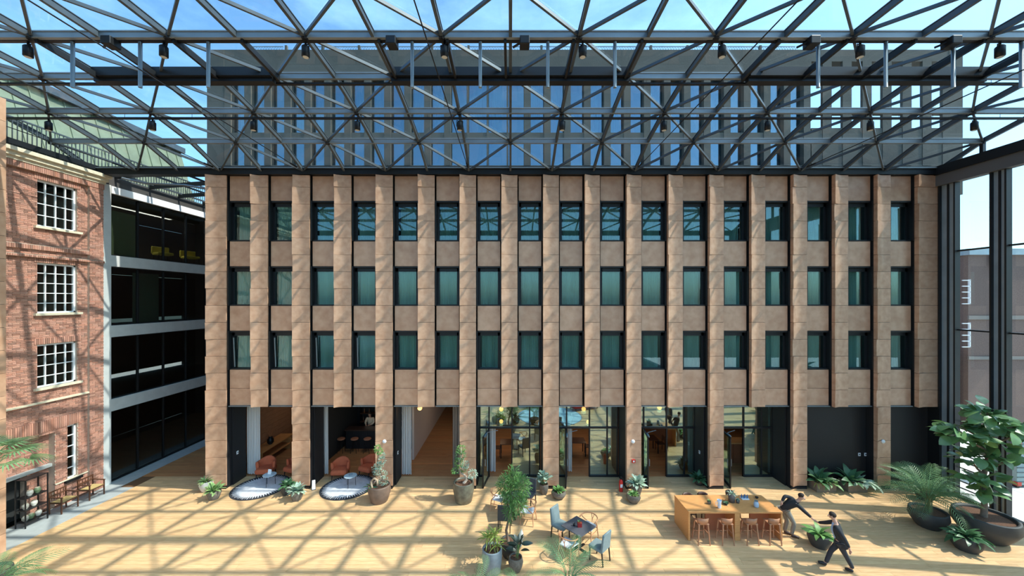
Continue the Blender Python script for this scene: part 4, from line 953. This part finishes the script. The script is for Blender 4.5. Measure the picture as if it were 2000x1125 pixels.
# ------------------------------------------------------------------ dining sets in the courtyard
GF = mat('grey_upholstery', srgb(128, 142, 142), .8, noise=.15, nscale=10); GF2 = mat('dark_grey_leather', srgb(60, 66, 70), .5)
BENT = mat('bent_ash', srgb(206, 144, 100), .5, noise=.15, nscale=10); CUSH = mat('pale_cord_seat', srgb(206, 208, 212), .8, noise=.15, nscale=30); CHAR = mat('charcoal_top', srgb(84, 84, 90), .5, noise=.15)
def dtable(lab, x, y, rz):
    t = thing('square_table', lab, 'table', (x, y, 0), rz); smod(MB().box(-.41, -.41, .72, .41, .41, .75).obj('table_top', CHAR, t), .005)
    MB().box(-.06, -.06, .03, .06, .06, .72).obj('pedestal', STEEL2, t); MB().box(-.3, -.04, 0, .3, .04, .03).box(-.04, -.3, 0, .04, .3, .03).obj('base', STEEL2, t)
def parson(lab, x, y, rz, mt):       # high-back upholstered chair, faces -Y locally
    t = thing('upholstered_chair', lab, 'chair', (x, y, 0), rz)
    smod(MB().box(-.24, -.26, .4, .24, .24, .5).obj('seat', mt, t), .03, 3)
    o = MB().add([(-.24, .17, .42), (.24, .17, .42), (.24, .25, .42), (-.24, .25, .42), (-.23, .25, 1.0), (.23, .25, 1.0), (.23, .31, 1.0), (-.23, .31, 1.0)], [(0, 3, 2, 1), (4, 5, 6, 7), (0, 1, 5, 4), (1, 2, 6, 5), (2, 3, 7, 6), (3, 0, 4, 7)]).obj('backrest', mt, t); smod(o, .02, 3)
    for a in (-.21, .21):
        MB().bar((a, -.22, 0), (a, -.21, .41), .028, .028, w2=.036, h2=.036).obj('leg', STEEL2, t); MB().bar((a, .26, 0), (a, .22, .41), .028, .028, w2=.036, h2=.036).obj('leg', STEEL2, t)
def wishbone(lab, x, y, rz):
    t = thing('wishbone_chair', lab, 'chair', (x, y, 0), rz, 'bent wood chairs')
    o = MB().add([(-.26, -.25, .43), (.26, -.25, .43), (.2, .2, .43), (-.2, .2, .43), (-.26, -.25, .47), (.26, -.25, .47), (.2, .2, .47), (-.2, .2, .47)], [(0, 3, 2, 1), (4, 5, 6, 7), (0, 1, 5, 4), (1, 2, 6, 5), (2, 3, 7, 6), (3, 0, 4, 7)]).obj('seat', CUSH, t); smod(o, .02)
    pts = [(-.3+.0, -.1, .68)]+[(.3*math.cos(PI-PI*k/10), .02+.26*math.sin(PI*k/10), .7+.05*math.sin(PI*k/10)) for k in range(11)]+[(.3, -.1, .68)]
    MB().tube(pts, .02, 8).obj('top_rail', BENT, t, smooth=True)
    for a in (-1, 1):
        MB().tube([(a*.26, -.25, 0), (a*.25, -.24, .45)], .018, 8).obj('leg', BENT, t, smooth=True); MB().tube([(a*.24, .24, 0), (a*.2, .2, .45), (a*.27, .06, .6), (a*.29, .0, .69)], .018, 8).obj('leg', BENT, t, smooth=True)
        MB().bar((a*.25, -.24, .3), (a*.21, .22, .3), .016, .02).obj('stretcher', BENT, t)
    MB().tube([(0, .2, .45), (0, .23, .58), (-.06, .27, .74)], .012, 6).tube([(0, .23, .58), (.06, .27, .74)], .012, 6).obj('back_splat', BENT, t, smooth=True)
    MB().bar((-.25, -.24, .36), (.25, -.24, .36), .016, .022).bar((-.21, .21, .36), (.21, .21, .36), .016, .022).obj('stretcher', BENT, t)
dtable('dark square pedestal table holding a red menu holder', 2.27, 12.3, .72)
parson('grey high-backed chair on the facade side of the red menu table', 1.75, 12.85, PI/4+.05, GF)
parson('grey high-backed chair seen from behind, on the near side of the red menu table', 2.83, 11.75, -PI*.75, GF)
wishbone('bent wood chair at the near corner of the red menu table', 1.85, 11.85, PI*.75+.1); wishbone('bent wood chair at the far side of the red menu table', 2.72, 12.82, -PI/4)
t = thing('menu_holder', 'red menu card holder with a small plant on the square table', 'menu holder', (2.3, 12.25, .75)); MB().box(-.07, -.05, 0, .07, .05, .14).obj('holder', mat('deep_red', srgb(170, 40, 40), .5), t); leaves(t, leaf_mesh('leaf', .12, .03, .9, LEAFM), (-.02, .02, .12), 12, (.1, 1.0), (.7, 1), .02, 60)
t = thing('dark_glass', 'small dark tumbler beside the red menu holder', 'glass', (2.12, 12.3, .75)); MB().lathe([(0, 0), (.03, 0), (.035, .09), (.03, .09), (.025, .01)], 12, cap=False).obj('tumbler', STEEL2, t, smooth=True); MB().lathe([(0.001, .06), (.028, .06)], 12).obj('drink', WALN, t)
dtable('dark square pedestal table hidden behind the bushy tree', .1, 14.15, .2)
wishbone('bent wood chair on the brick side of the table behind the bushy tree', -.5, 14.6, PI/2-.3); wishbone('bent wood chair with pale seat on the street side of the tree', .68, 13.75, -PI*.6)
parson('dark high-backed chair between the bushy tree and the glazed door', .72, 14.85, -.5, GF2); parson('dark high-backed chair in front of the table behind the bushy tree', -.2, 13.35, PI-.1, GF2)

# ------------------------------------------------------------------ trees and larger plants
def blob_leaves(m, c, rad, n, L, W, r, flat=1.0, hollow=.4):
    for i in range(n):
        d = Vector((r.gauss(0, 1), r.gauss(0, 1), r.gauss(0, 1)*flat)).normalized(); k = (hollow+(1-hollow)*r.random()); p = Vector(c)+Vector((d.x*rad[0], d.y*rad[1], d.z*rad[2]))*k
        a = (d+Vector((r.gauss(0, .5), r.gauss(0, .5), r.gauss(.1, .5)))).normalized(); s = a.cross(Vector((r.gauss(0, .3), r.gauss(0, .3), 1))).normalized(); l = L*(.7+.6*r.random())
        m.add([p, p+a*l*.5+s*W/2, p+a*l+Vector((0, 0, -l*.15)), p+a*l*.5-s*W/2], [(0, 1, 2, 3)])
# bushy tree
t = thing('bushy_tree', 'tall slim-trunked tree with narrow green leaves in a dark pot among the tables', 'tree', (-.02, 11.95, 0)); pot(t, .3, .5, 'dark', 1.1)
MB().tube([(-.05, 0, .45), (-.12, .02, .8), (-.02, .05, 1.2), (.1, .05, 1.6), (.14, .05, 2.1)], .04, 8, rs=[.05, .042, .038, .032, .02]).obj('trunk', BARK, t, smooth=True)
MB().tube([(.02, .05, 1.3), (-.1, .1, 1.7), (-.15, .1, 2.0)], .02, 6).tube([(.08, .05, 1.5), (.3, 0, 1.8), (.4, 0, 2.1)], .02, 6).obj('branch', BARK, t)
r = random.Random(3); m = MB()
for c, rad, n in (((.1, .05, 2.05), (.36, .36, .5), 700), ((-.15, .1, 2.2), (.24, .25, .35), 330), ((.38, 0, 2.25), (.26, .26, .35), 380), ((.1, .1, 2.5), (.22, .22, .3), 260), ((.25, 0, 1.65), (.28, .25, .28), 320), ((-.02, .05, 1.45), (.16, .16, .3), 160)): blob_leaves(m, c, [q_*1.1 for q_ in rad], int(n*1.2), .15, .024, r)
m.obj('foliage', LEAFM, t, kind='stuff')
def cloud(t, c, r_, n, rr, mt, L=.06, W=.04): m = MB(); blob_leaves(m, c, (r_, r_, r_*.85), n, L, W, rr, hollow=.6); m.obj('foliage', mt, t, kind='stuff')
# spiral plant in the brown pot
t = thing('spiral_shrub', 'tall spiral trained variegated shrub in a large brown pot', 'plant', (-5.4, 15.2, 0)); pot(t, .44, .68, 'taupe', 1.03, .72)
MB().tube([(0, 0, .6), (.12, 0, .9), (.02, .1, 1.2), (-.1, 0, 1.5), (-.05, -.05, 1.8), (-.02, 0, 2.2)], .025, 6).obj('stem', BARK, t, smooth=True)
for k in range(9): a = k*1.2; cloud(t, (.17*math.cos(a)*(1-k*.07), .17*math.sin(a)*(1-k*.07), .85+k*.165), .2-.008*k, 130, r, LEAFS if k < 7 else LEAFM)
MB().tube([(-.25, -.15, .62), (-.3, -.1, .85), (-.18, -.1, .98), (-.05, -.12, .9), (-.03, -.14, .7)], .05, 8).obj('driftwood', mat('driftwood', srgb(190, 164, 134), .8, noise=.3), t, smooth=True)
leaves(t, LFd, (-.3, -.1, .62), 8, (.6, 1.4), (.7, .9), .08, 71)
# bonsai in the grey green pot
t = thing('bonsai', 'cloud pruned bonsai with leaning trunk in a large grey green pot', 'plant', (-1.93, 15.2, 0)); pot(t, .42, .8, 'grey', 1.03, .78)
MB().tube([(0, 0, .72), (.12, .02, .85), (.08, .05, 1.0), (-.1, .05, 1.12), (-.22, .05, 1.3), (-.12, .05, 1.7), (-.1, .05, 2.2)], .04, 8, rs=[.07, .055, .045, .04, .035, .03, .015]).tube([(.1, .02, .92), (.3, 0, 1.1)], .025, 6).obj('trunk', mat('pale_bark', srgb(190, 170, 150), .8, noise=.3), t, smooth=True)
for c, q, n, mt in (((-.12, .05, 2.1), .2, 200, LEAFM), ((-.15, .05, 1.85), .24, 240, LEAFD), ((-.2, .05, 1.55), .2, 180, LEAFM), ((.05, 0, 1.5), .18, 150, LEAFS), ((-.36, 0, 1.25), .15, 110, LEAFM), ((.36, -.02, 1.12), .2, 170, LEAFS), ((.0, .0, 1.32), .14, 90, LEAFM)): cloud(t, c, q, n, r, mt)
# fiddle leaf tree
t = thing('fiddle_leaf_tree', 'large broad-leaved tree in a wide charcoal planter by the street glass', 'tree', (16.55, 12.85, 0)); pot(t, .78, .8, 'dark', 1.06, .6, 48)
MB().tube([(-.05, 0, .7), (-.02, 0, 1.4), (-.1, 0, 2.0), (.05, 0, 2.6), (.18, 0, 3.2), (.2, 0, 3.8), (.05, 0, 4.4)], .1, 10, rs=[.09, .075, .07, .065, .055, .04, .02]).obj('trunk', BARK, t, smooth=True)
brs = [((.15, 0, 3.0), (-.6, .1, 3.5)), ((.2, 0, 3.3), (.9, -.2, 3.7)), ((.2, 0, 3.6), (-.2, -.3, 4.3)), ((.18, 0, 3.2), (.5, .4, 4.0)), ((-.05, 0, 2.2), (-.5, 0, 2.7)), ((0, 0, 2.4), (.55, -.1, 2.7)), ((-.08, 0, 1.8), (-.45, 0, 2.1)), ((.2, 0, 3.4), (-1.0, -.1, 3.9)), ((.2, 0, 3.5), (1.2, .1, 3.9))]
for a, b in brs: MB().tube([a, ((a[0]+b[0])/2, (a[1]+b[1])/2, (a[2]+b[2])/2-.05), b], .03, 6, rs=[.045, .03, .015]).obj('branch', BARK, t)
FL = leaf_mesh('leaf', .4, .29, .7, mat('fiddle_leaf', srgb(108, 146, 88), .34, noise=.2, nscale=8, rnd=.28, trans=.18, spec=.7), .55); rr = random.Random(5)
cl = [((-.7, 0, 3.6), .5, 42), ((.2, -.1, 3.85), .6, 52), ((.95, 0, 3.75), .5, 44), ((-.25, -.2, 4.4), .36, 28), ((-1.15, 0, 3.7), .3, 20), ((1.5, .1, 3.75), .35, 22), ((-.4, 0, 2.75), .36, 24), ((.45, 0, 2.75), .34, 18), ((-.4, 0, 2.1), .26, 14), ((.2, 0, 2.0), .22, 10), ((-.05, 0, 1.7), .25, 10), ((.35, -.2, 3.3), .3, 10)]
for c, q, n in cl:
    for k in range(n):
        d = Vector((rr.gauss(0, 1), rr.gauss(0, 1), rr.gauss(0, .6))).normalized(); p = Vector(c)+d*q*(.3+.7*rr.random())
        link('leaf', FL, t, p, (rr.gauss(0, .5), rr.gauss(-.1, .45), math.atan2(d.y, d.x)+rr.gauss(0, .5)), (1+rr.random()*.3,)*3)
# palms
FRS = [frond_mesh(1.25, 17, .4, a, PALM) for a in (1.1, 1.5, .8)]
def palm(lab, x, y, pt, h0, n, tilt, sc, seed, fm=FRS, stems=6, bx=0):
    t = thing('potted_palm', lab, 'palm', (x, y, 0))
    if pt: pot(t, *pt)
    q = random.Random(seed)
    for k in range(stems):
        a = q.random()*6.28; d = .18*q.random(); MB().tube([(d*math.cos(a), d*math.sin(a), pt[1]*.85 if pt else 0), (d*1.2*math.cos(a), d*1.2*math.sin(a), h0)], .02, 6).obj('stem', mat('cane_stem', srgb(110, 116, 70), .7), t)
    for k in range(n):
        az = k*2.4+q.random()*.4; u = (k+.5)/n; tl = tilt[0]+(tilt[1]-tilt[0])*u; s = sc*(.75+.4*q.random())
        link('frond', fm[k % len(fm)], t, (.12*math.cos(az), .12*math.sin(az), h0-.25*u*h0*.3), (q.gauss(0, .25), -(PI/2-tl), az), (s, s, s))
    return t
palm('feathery palm in a rounded charcoal bowl beside the black bay', 15.3, 13.5, (.52, .6, 'dark', 1.05, .6), 1.1, 34, (.1, 1.3), 1.1, 1)
palm('feathery palm against the black infill wall behind the charcoal bowl', 17.2, 15.3, (.3, .4, 'dark'), .7, 16, (.3, 1.3), .9, 2)
palm('grey green palm at the bottom edge near the square table', 1.6, 10.0, (.3, .4, 'dark'), .85, 14, (.15, 1.25), .8, 3)
palm('grey green palm at the bottom edge in front of the blue grey pot', -.95, 9.85, (.3, .4, 'dark'), .55, 12, (.5, 1.4), .7, 4)
palm('low palm at the bottom edge just in front of the rubber plant', .35, 9.9, (.25, .35, 'dark'), .4, 12, (.3, 1.3), .6, 5)
palm('leafy palm in the near corner by the concrete strip', -12.9, 9.2, (.35, .5, 'dark'), 1.25, 26, (.5, 1.5), .85, 6)
# fan palm in the near corner
t = thing('fan_palm', 'tall fan palm beside the brown column in the near corner', 'palm', (-14.75, 10.4, 0)); pot(t, .45, .6, 'dark'); MB().tube([(0, 0, .5), (.05, 0, 2), (0, 0, 3.4)], .06, 8).obj('trunk', BARK, t)
fan = MB()
for k in range(18):
    a = -1.5+3.0*k/17; d = Vector((math.cos(a), math.sin(a), 0)); s = Vector((-d.y, d.x, 0))*.022; L_ = .62*(.8+.2*math.cos(a)); fan.add([d*.05-s*.3, d*.05+s*.3, d*L_*.6+s+Vector((0, 0, .03)), d*L_*.6-s+Vector((0, 0, .03)), d*L_+Vector((0, 0, -.1))], [(0, 1, 2, 3), (3, 2, 4)])
fan.tube([(-.7, 0, -.35), (-.3, 0, -.08), (.05, 0, 0)], .01, 5); fm = fan.mesh('fan_leaf', PALM)
for k in range(18):
    a = k*2.4; tl = .3+1.1*k/18; dd = Vector((math.cos(a)*math.sin(tl), math.sin(a)*math.sin(tl), math.cos(tl))); link('fan_leaf', fm, t, Vector((0, 0, 3.4))+dd*.75, (0, -(PI/2-tl)*.6+.3, a), (1.0,)*3)

# ------------------------------------------------------------------ people
SKIN = mat('skin', srgb(206, 158, 132), .6); SUIT = mat('charcoal_jacket', srgb(44, 46, 50), .8, noise=.15); TROU = mat('dark_trousers', srgb(48, 52, 60), .85); GTR = mat('grey_trousers', srgb(140, 134, 122), .85); SHIRT = mat('pale_blue_shirt', srgb(168, 186, 210), .8); HAIR = mat('dark_hair', srgb(44, 34, 28), .8); SHOE = mat('black_shoes', srgb(34, 32, 32), .4); SHOEB = mat('brown_shoes', srgb(70, 48, 36), .5)
def skin(name, P, E, mt, parent, lv=2, root=0, **kw):
    me = bpy.data.meshes.new(name); me.from_pydata([p[0] for p in P], E, []); o = bpy.data.objects.new(name, me); COL.objects.link(o); o.parent = parent
    md = o.modifiers.new('skin', 'SKIN'); md.use_smooth_shade = True
    sv = me.skin_vertices[0].data if me.skin_vertices else None
    if sv is None:
        bpy.context.view_layer.update(); sv = me.skin_vertices[0].data
    for i, p in enumerate(P):
        rr = p[1]; sv[i].radius = rr if isinstance(rr, tuple) else (rr, rr); sv[i].use_root = (i == root)
    ss = o.modifiers.new('sub', 'SUBSURF'); ss.levels = lv; ss.render_levels = lv
    me.materials.append(mt)
    for k, v in kw.items(): o[k] = v
    return o
V = Vector
def lerp(a, b, t): return V(a)*(1-t)+V(b)*t
def person(lab, loc, J, cl, extra=None):
    """J: joints in metres relative to loc. Builds one continuous body, then clothing over it."""
    t = thing('person', lab, 'person', loc); j = {k: V(v) for k, v in J.items()}
    P = []; E = []; ix = {}
    def a(n, p, r, par=None):
        P.append((tuple(p), r)); ix[n] = len(P)-1
        if par is not None: E.append((ix[par], ix[n]))
    a('pel', j['pel'], (.12, .1)); a('waist', lerp(j['pel'], j['chest'], .45), (.11, .09), 'pel'); a('chest', j['chest'], (.13, .1), 'waist'); a('neck0', j['neck'], .06, 'chest')
    hd = (j['head']-j['neck']).normalized(); a('neck1', j['neck']+hd*.07, .055, 'neck0'); a('head0', j['head']-hd*.03, (.075, .085), 'neck1'); a('head1', j['head']+hd*.06, (.08, .09), 'head0'); a('head2', j['head']+hd*.11, (.05, .06), 'head1')
    for s in 'LR':
        a('sh'+s, j['sh'+s], .055, 'chest'); a('el'+s, j['el'+s], .04, 'sh'+s); a('wr'+s, j['wr'+s], .027, 'el'+s)
        hdv = j['ha'+s]-j['wr'+s]; a('pa'+s, lerp(j['wr'+s], j['ha'+s], .45), (.04, .022), 'wr'+s); a('kn0'+s, lerp(j['wr'+s], j['ha'+s], .9), (.036, .016), 'pa'+s)
        a('hip'+s, j['hip'+s], .085, 'pel'); a('kn'+s, j['kn'+s], .055, 'hip'+s); a('ca'+s, lerp(j['kn'+s], j['an'+s], .35), .052, 'kn'+s); a('an'+s, j['an'+s], .036, 'ca'+s); a('to'+s, lerp(j['an'+s], j['to'+s], .6), (.026, .022), 'an'+s)
    body = skin('body', P, E, SKIN, t)
    face = V(j['face']).normalized(); side = face.cross(hd).normalized(); hc = j['head']+hd*.03
    up2 = hd
    MB().lathe([(0.001, -.012), (.012, 0), (0.001, .012)], 8, hc+face*.085+side*.032+up2*.01).obj('eye', WHITE, t); MB().lathe([(0.001, -.012), (.012, 0), (0.001, .012)], 8, hc+face*.085-side*.032+up2*.01).obj('eye', WHITE, t)
    MB().tube([hc+face*.085+up2*.015, hc+face*.115-up2*.03, hc+face*.09-up2*.04], .012, 6, rs=[.008, .014, .01]).obj('nose', SKIN, t, smooth=True)
    MB().tube([hc+face*.085+side*.022-up2*.062, hc+face*.095-up2*.064, hc+face*.085-side*.022-up2*.062], .006, 5).obj('mouth', mat('lips', srgb(150, 84, 76), .6), t)
    for s in (1, -1): MB().tube([hc+side*s*.078+up2*.02, hc+side*s*.092-up2*.0, hc+side*s*.08-up2*.03], .012, 6).obj('ear', SKIN, t, smooth=True)
    # hair: cap of small blobs grown over the skull
    skin('hair', [(tuple(hc-face*.055-up2*.04), .07), (tuple(hc-face*.04+up2*.03), .1), (tuple(hc-face*.005+up2*.075), (.092, .08)), (tuple(hc+face*.04+up2*.088), (.055, .03))], [(0, 1), (1, 2), (2, 3)], HAIR, t, 2)
    # fingers and thumbs
    for s in 'LR':
        w0, h0 = j['wr'+s], j['ha'+s]; d = (h0-w0).normalized(); sd = d.cross(V(j.get('pn'+s, (0, 0, 1)))).normalized(); nrm = sd.cross(d).normalized()
        for k in range(4):
            b = h0+sd*(.026-.0175*k)-d*.01; l = (.07, .08, .075, .058)[k]
            c1 = b+d*l*.5+nrm*-.006; c2 = b+d*l*.85-nrm*(.03 if True else 0)
            skin('finger', [(tuple(b-d*.03), .0105), (tuple(c1), .0095), (tuple(c2), .008)], [(0, 1), (1, 2)], SKIN, t, 1)
        b = lerp(w0, h0, .3)+sd*.03; skin('thumb', [(tuple(b-sd*.02), .013), (tuple(b+sd*.025+d*.03), .012), (tuple(b+sd*.025+d*.065-nrm*.01), .009)], [(0, 1), (1, 2)], SKIN, t, 1)
    # trousers
    P = []; E = []; ix = {}; a('pel', j['pel']+V((0, 0, .02)), (.135, .12))
    for s in 'LR': a('hip'+s, j['hip'+s], .1, 'pel'); a('m'+s, lerp(j['hip'+s], j['kn'+s], .5), .088, 'hip'+s); a('kn'+s, j['kn'+s], .07, 'm'+s); a('c'+s, lerp(j['kn'+s], j['an'+s], .5), .066, 'kn'+s); a('an'+s, lerp(j['kn'+s], j['an'+s], 1.02), .056, 'c'+s)
    skin('trousers', P, E, cl['trousers'], t)
    # shirt under the jacket
    ch = lerp(j['chest'], j['neck'], .55)
    skin('shirt', [(tuple(lerp(j['pel'], j['chest'], .2)), (.13, .115)), (tuple(j['chest']+face*.022), (.14, .125)), (tuple(ch+face*.02), (.075, .075)), (tuple(j['neck']+face*.008), .062)], [(0, 1), (1, 2), (2, 3)], cl['shirt'], t)
    # jacket: shell over back, sides and arms, open at the front
    P = []; E = []; ix = {}; bk = -face*.018; bk.z = 0
    a('chest', j['chest']+bk, (.165, .135)); a('waist', lerp(j['pel'], j['chest'], .4)+bk*1.2, (.15, .125), 'chest'); a('hem', lerp(j['pel'], j['chest'], -.25)+bk*1.6+V(cl.get('hem', (0, 0, 0))), cl.get('hemr', (.165, .145)), 'waist'); a('collar', lerp(j['chest'], j['neck'], .75)+bk, (.085, .08), 'chest')
    for s in 'LR': a('sh'+s, j['sh'+s], .075, 'chest'); a('el'+s, j['el'+s], .06, 'sh'+s); a('wr'+s, lerp(j['el'+s], j['wr'+s], .93), .043, 'el'+s)
    skin('jacket', P, E, cl['jacket'], t)
    if cl.get('front'):   # visible shirt panel between the lapels
        f2 = face.copy(); f2.z = 0; f2.normalize(); sd = f2.cross(V((0, 0, 1)))
        c0 = j['chest']+bk; c1 = lerp(j['pel'], j['chest'], .2)+bk*1.2; n0 = lerp(j['chest'], j['neck'], .7)
        MB().add([n0+f2*.075+sd*.05, n0+f2*.075-sd*.05, c0+f2*.145-sd*.075, c1+f2*.135-sd*.07, c1+f2*.135+sd*.07, c0+f2*.145+sd*.075, n0, c0, c1], [(0, 1, 2, 5), (5, 2, 3, 4), (0, 5, 7, 6), (5, 4, 8, 7), (1, 6, 7, 2), (2, 7, 8, 3)]).obj('shirt_front', cl['shirt'], t, smooth=True)
    for s in 'LR':
        an, to = j['an'+s], j['to'+s]; d = (to-an); d.z = 0; d.normalize(); b = V((an.x, an.y, min(an.z, to.z+.05)))
        skin('shoe', [(tuple(b-d*.03+V((0, 0, -.03))), (.058, .055)), (tuple(lerp(b, to, .5)+V((0, 0, -.005))), (.06, .052)), (tuple(to+d*.03), (.05, .036))], [(0, 1), (1, 2)], cl['shoe'], t)
    return t
# man leaning out from the table end (faces the street side and the camera)
H = V((9.97, 12.0, 1.08))
def rel(loc, d): return {k: tuple(V(v)-V(loc)) if k not in ('face', 'pnL', 'pnR') else v for k, v in d.items()}
loc = (9.85, 12.92, 0)
JA = dict(pel=(9.66, 13.02, .93), chest=(9.83, 12.86, 1.2), neck=(9.97, 12.74, 1.36), head=(10.01, 12.7, 1.48), face=(.62, -.75, -.3),
  shR=(9.86, 12.68, 1.25), elR=(9.93, 12.42, 1.14), wrR=(9.945, 12.15, 1.09), haR=(9.94, 12.05, 1.085), shL=(9.86, 12.98, 1.34), elL=(9.66, 12.98, 1.38), wrL=(9.53, 12.95, 1.2), haL=(9.5, 12.93, 1.12),
  hipR=(9.7, 12.93, .88), knR=(9.9, 12.86, .48), anR=(9.84, 12.9, .09), toR=(10.0, 12.8, .035), hipL=(9.66, 13.08, .88), knL=(9.8, 13.06, .47), anL=(9.74, 13.1, .09), toL=(9.88, 13.0, .035), pnR=(0, 0, 1), pnL=(1, 0, 0))
person('bending man in dark jacket and grey trousers reaching out beside the high table', loc, rel(loc, JA), dict(trousers=GTR, shirt=SUIT, jacket=SUIT, shoe=SHOEB, hemr=(.14, .12)))
loc = (10.03, 11.3, 0)
JB = dict(pel=(10.05, 11.25, .93), chest=(9.98, 11.29, 1.25), neck=(9.96, 11.32, 1.5), head=(9.93, 11.36, 1.6), face=(-.75, .65, -.1),
  shR=(10.1, 11.43, 1.42), elR=(10.0, 11.7, 1.22), wrR=(9.93, 11.9, 1.1), haR=(9.93, 11.99, 1.09), shL=(9.86, 11.15, 1.42), elL=(9.95, 10.98, 1.16), wrL=(10.03, 10.9, .93), haL=(10.03, 10.88, .84),
  hipR=(10.12, 11.32, .88), knR=(9.95, 11.45, .5), anR=(9.84, 11.5, .1), toR=(9.7, 11.6, .04), hipL=(9.99, 11.19, .88), knL=(10.2, 11.2, .5), anL=(10.38, 11.18, .15), toL=(10.28, 11.3, .045), pnR=(0, 0, -1), pnL=(1, 0, 0))
person('walking man in a long charcoal coat over a pale blue shirt, shaking hands', loc, rel(loc, JB), dict(trousers=TROU, shirt=SHIRT, jacket=SUIT, shoe=SHOE, hem=(.06, -.06, -.12), hemr=(.19, .17), front=True))
# barman in the second bay
loc = (PX(722, 21.4), 21.5, 0); x, y = loc[0], loc[1]
JC = dict(pel=(x, y, .95), chest=(x, y-.03, 1.25), neck=(x, y-.04, 1.5), head=(x, y-.08, 1.6), face=(-.3, -.9, -.3), shR=(x-.19, y-.03, 1.42), elR=(x-.24, y-.12, 1.15), wrR=(x-.12, y-.33, 1.1), haR=(x-.08, y-.4, 1.1), shL=(x+.19, y-.03, 1.42), elL=(x+.24, y-.12, 1.15), wrL=(x+.1, y-.33, 1.1), haL=(x+.06, y-.4, 1.1),
  hipR=(x-.1, y, .9), knR=(x-.11, y-.02, .5), anR=(x-.11, y, .09), toR=(x-.12, y-.14, .035), hipL=(x+.1, y, .9), knL=(x+.11, y-.02, .5), anL=(x+.11, y, .09), toL=(x+.12, y-.14, .035))
CRM = mat('cream_cloth', srgb(226, 206, 178), .8)
person('person in a cream shirt standing behind the black bar', loc, rel(loc, JC), dict(trousers=TROU, shirt=CRM, jacket=CRM, shoe=SHOE, hemr=(.14, .12)))
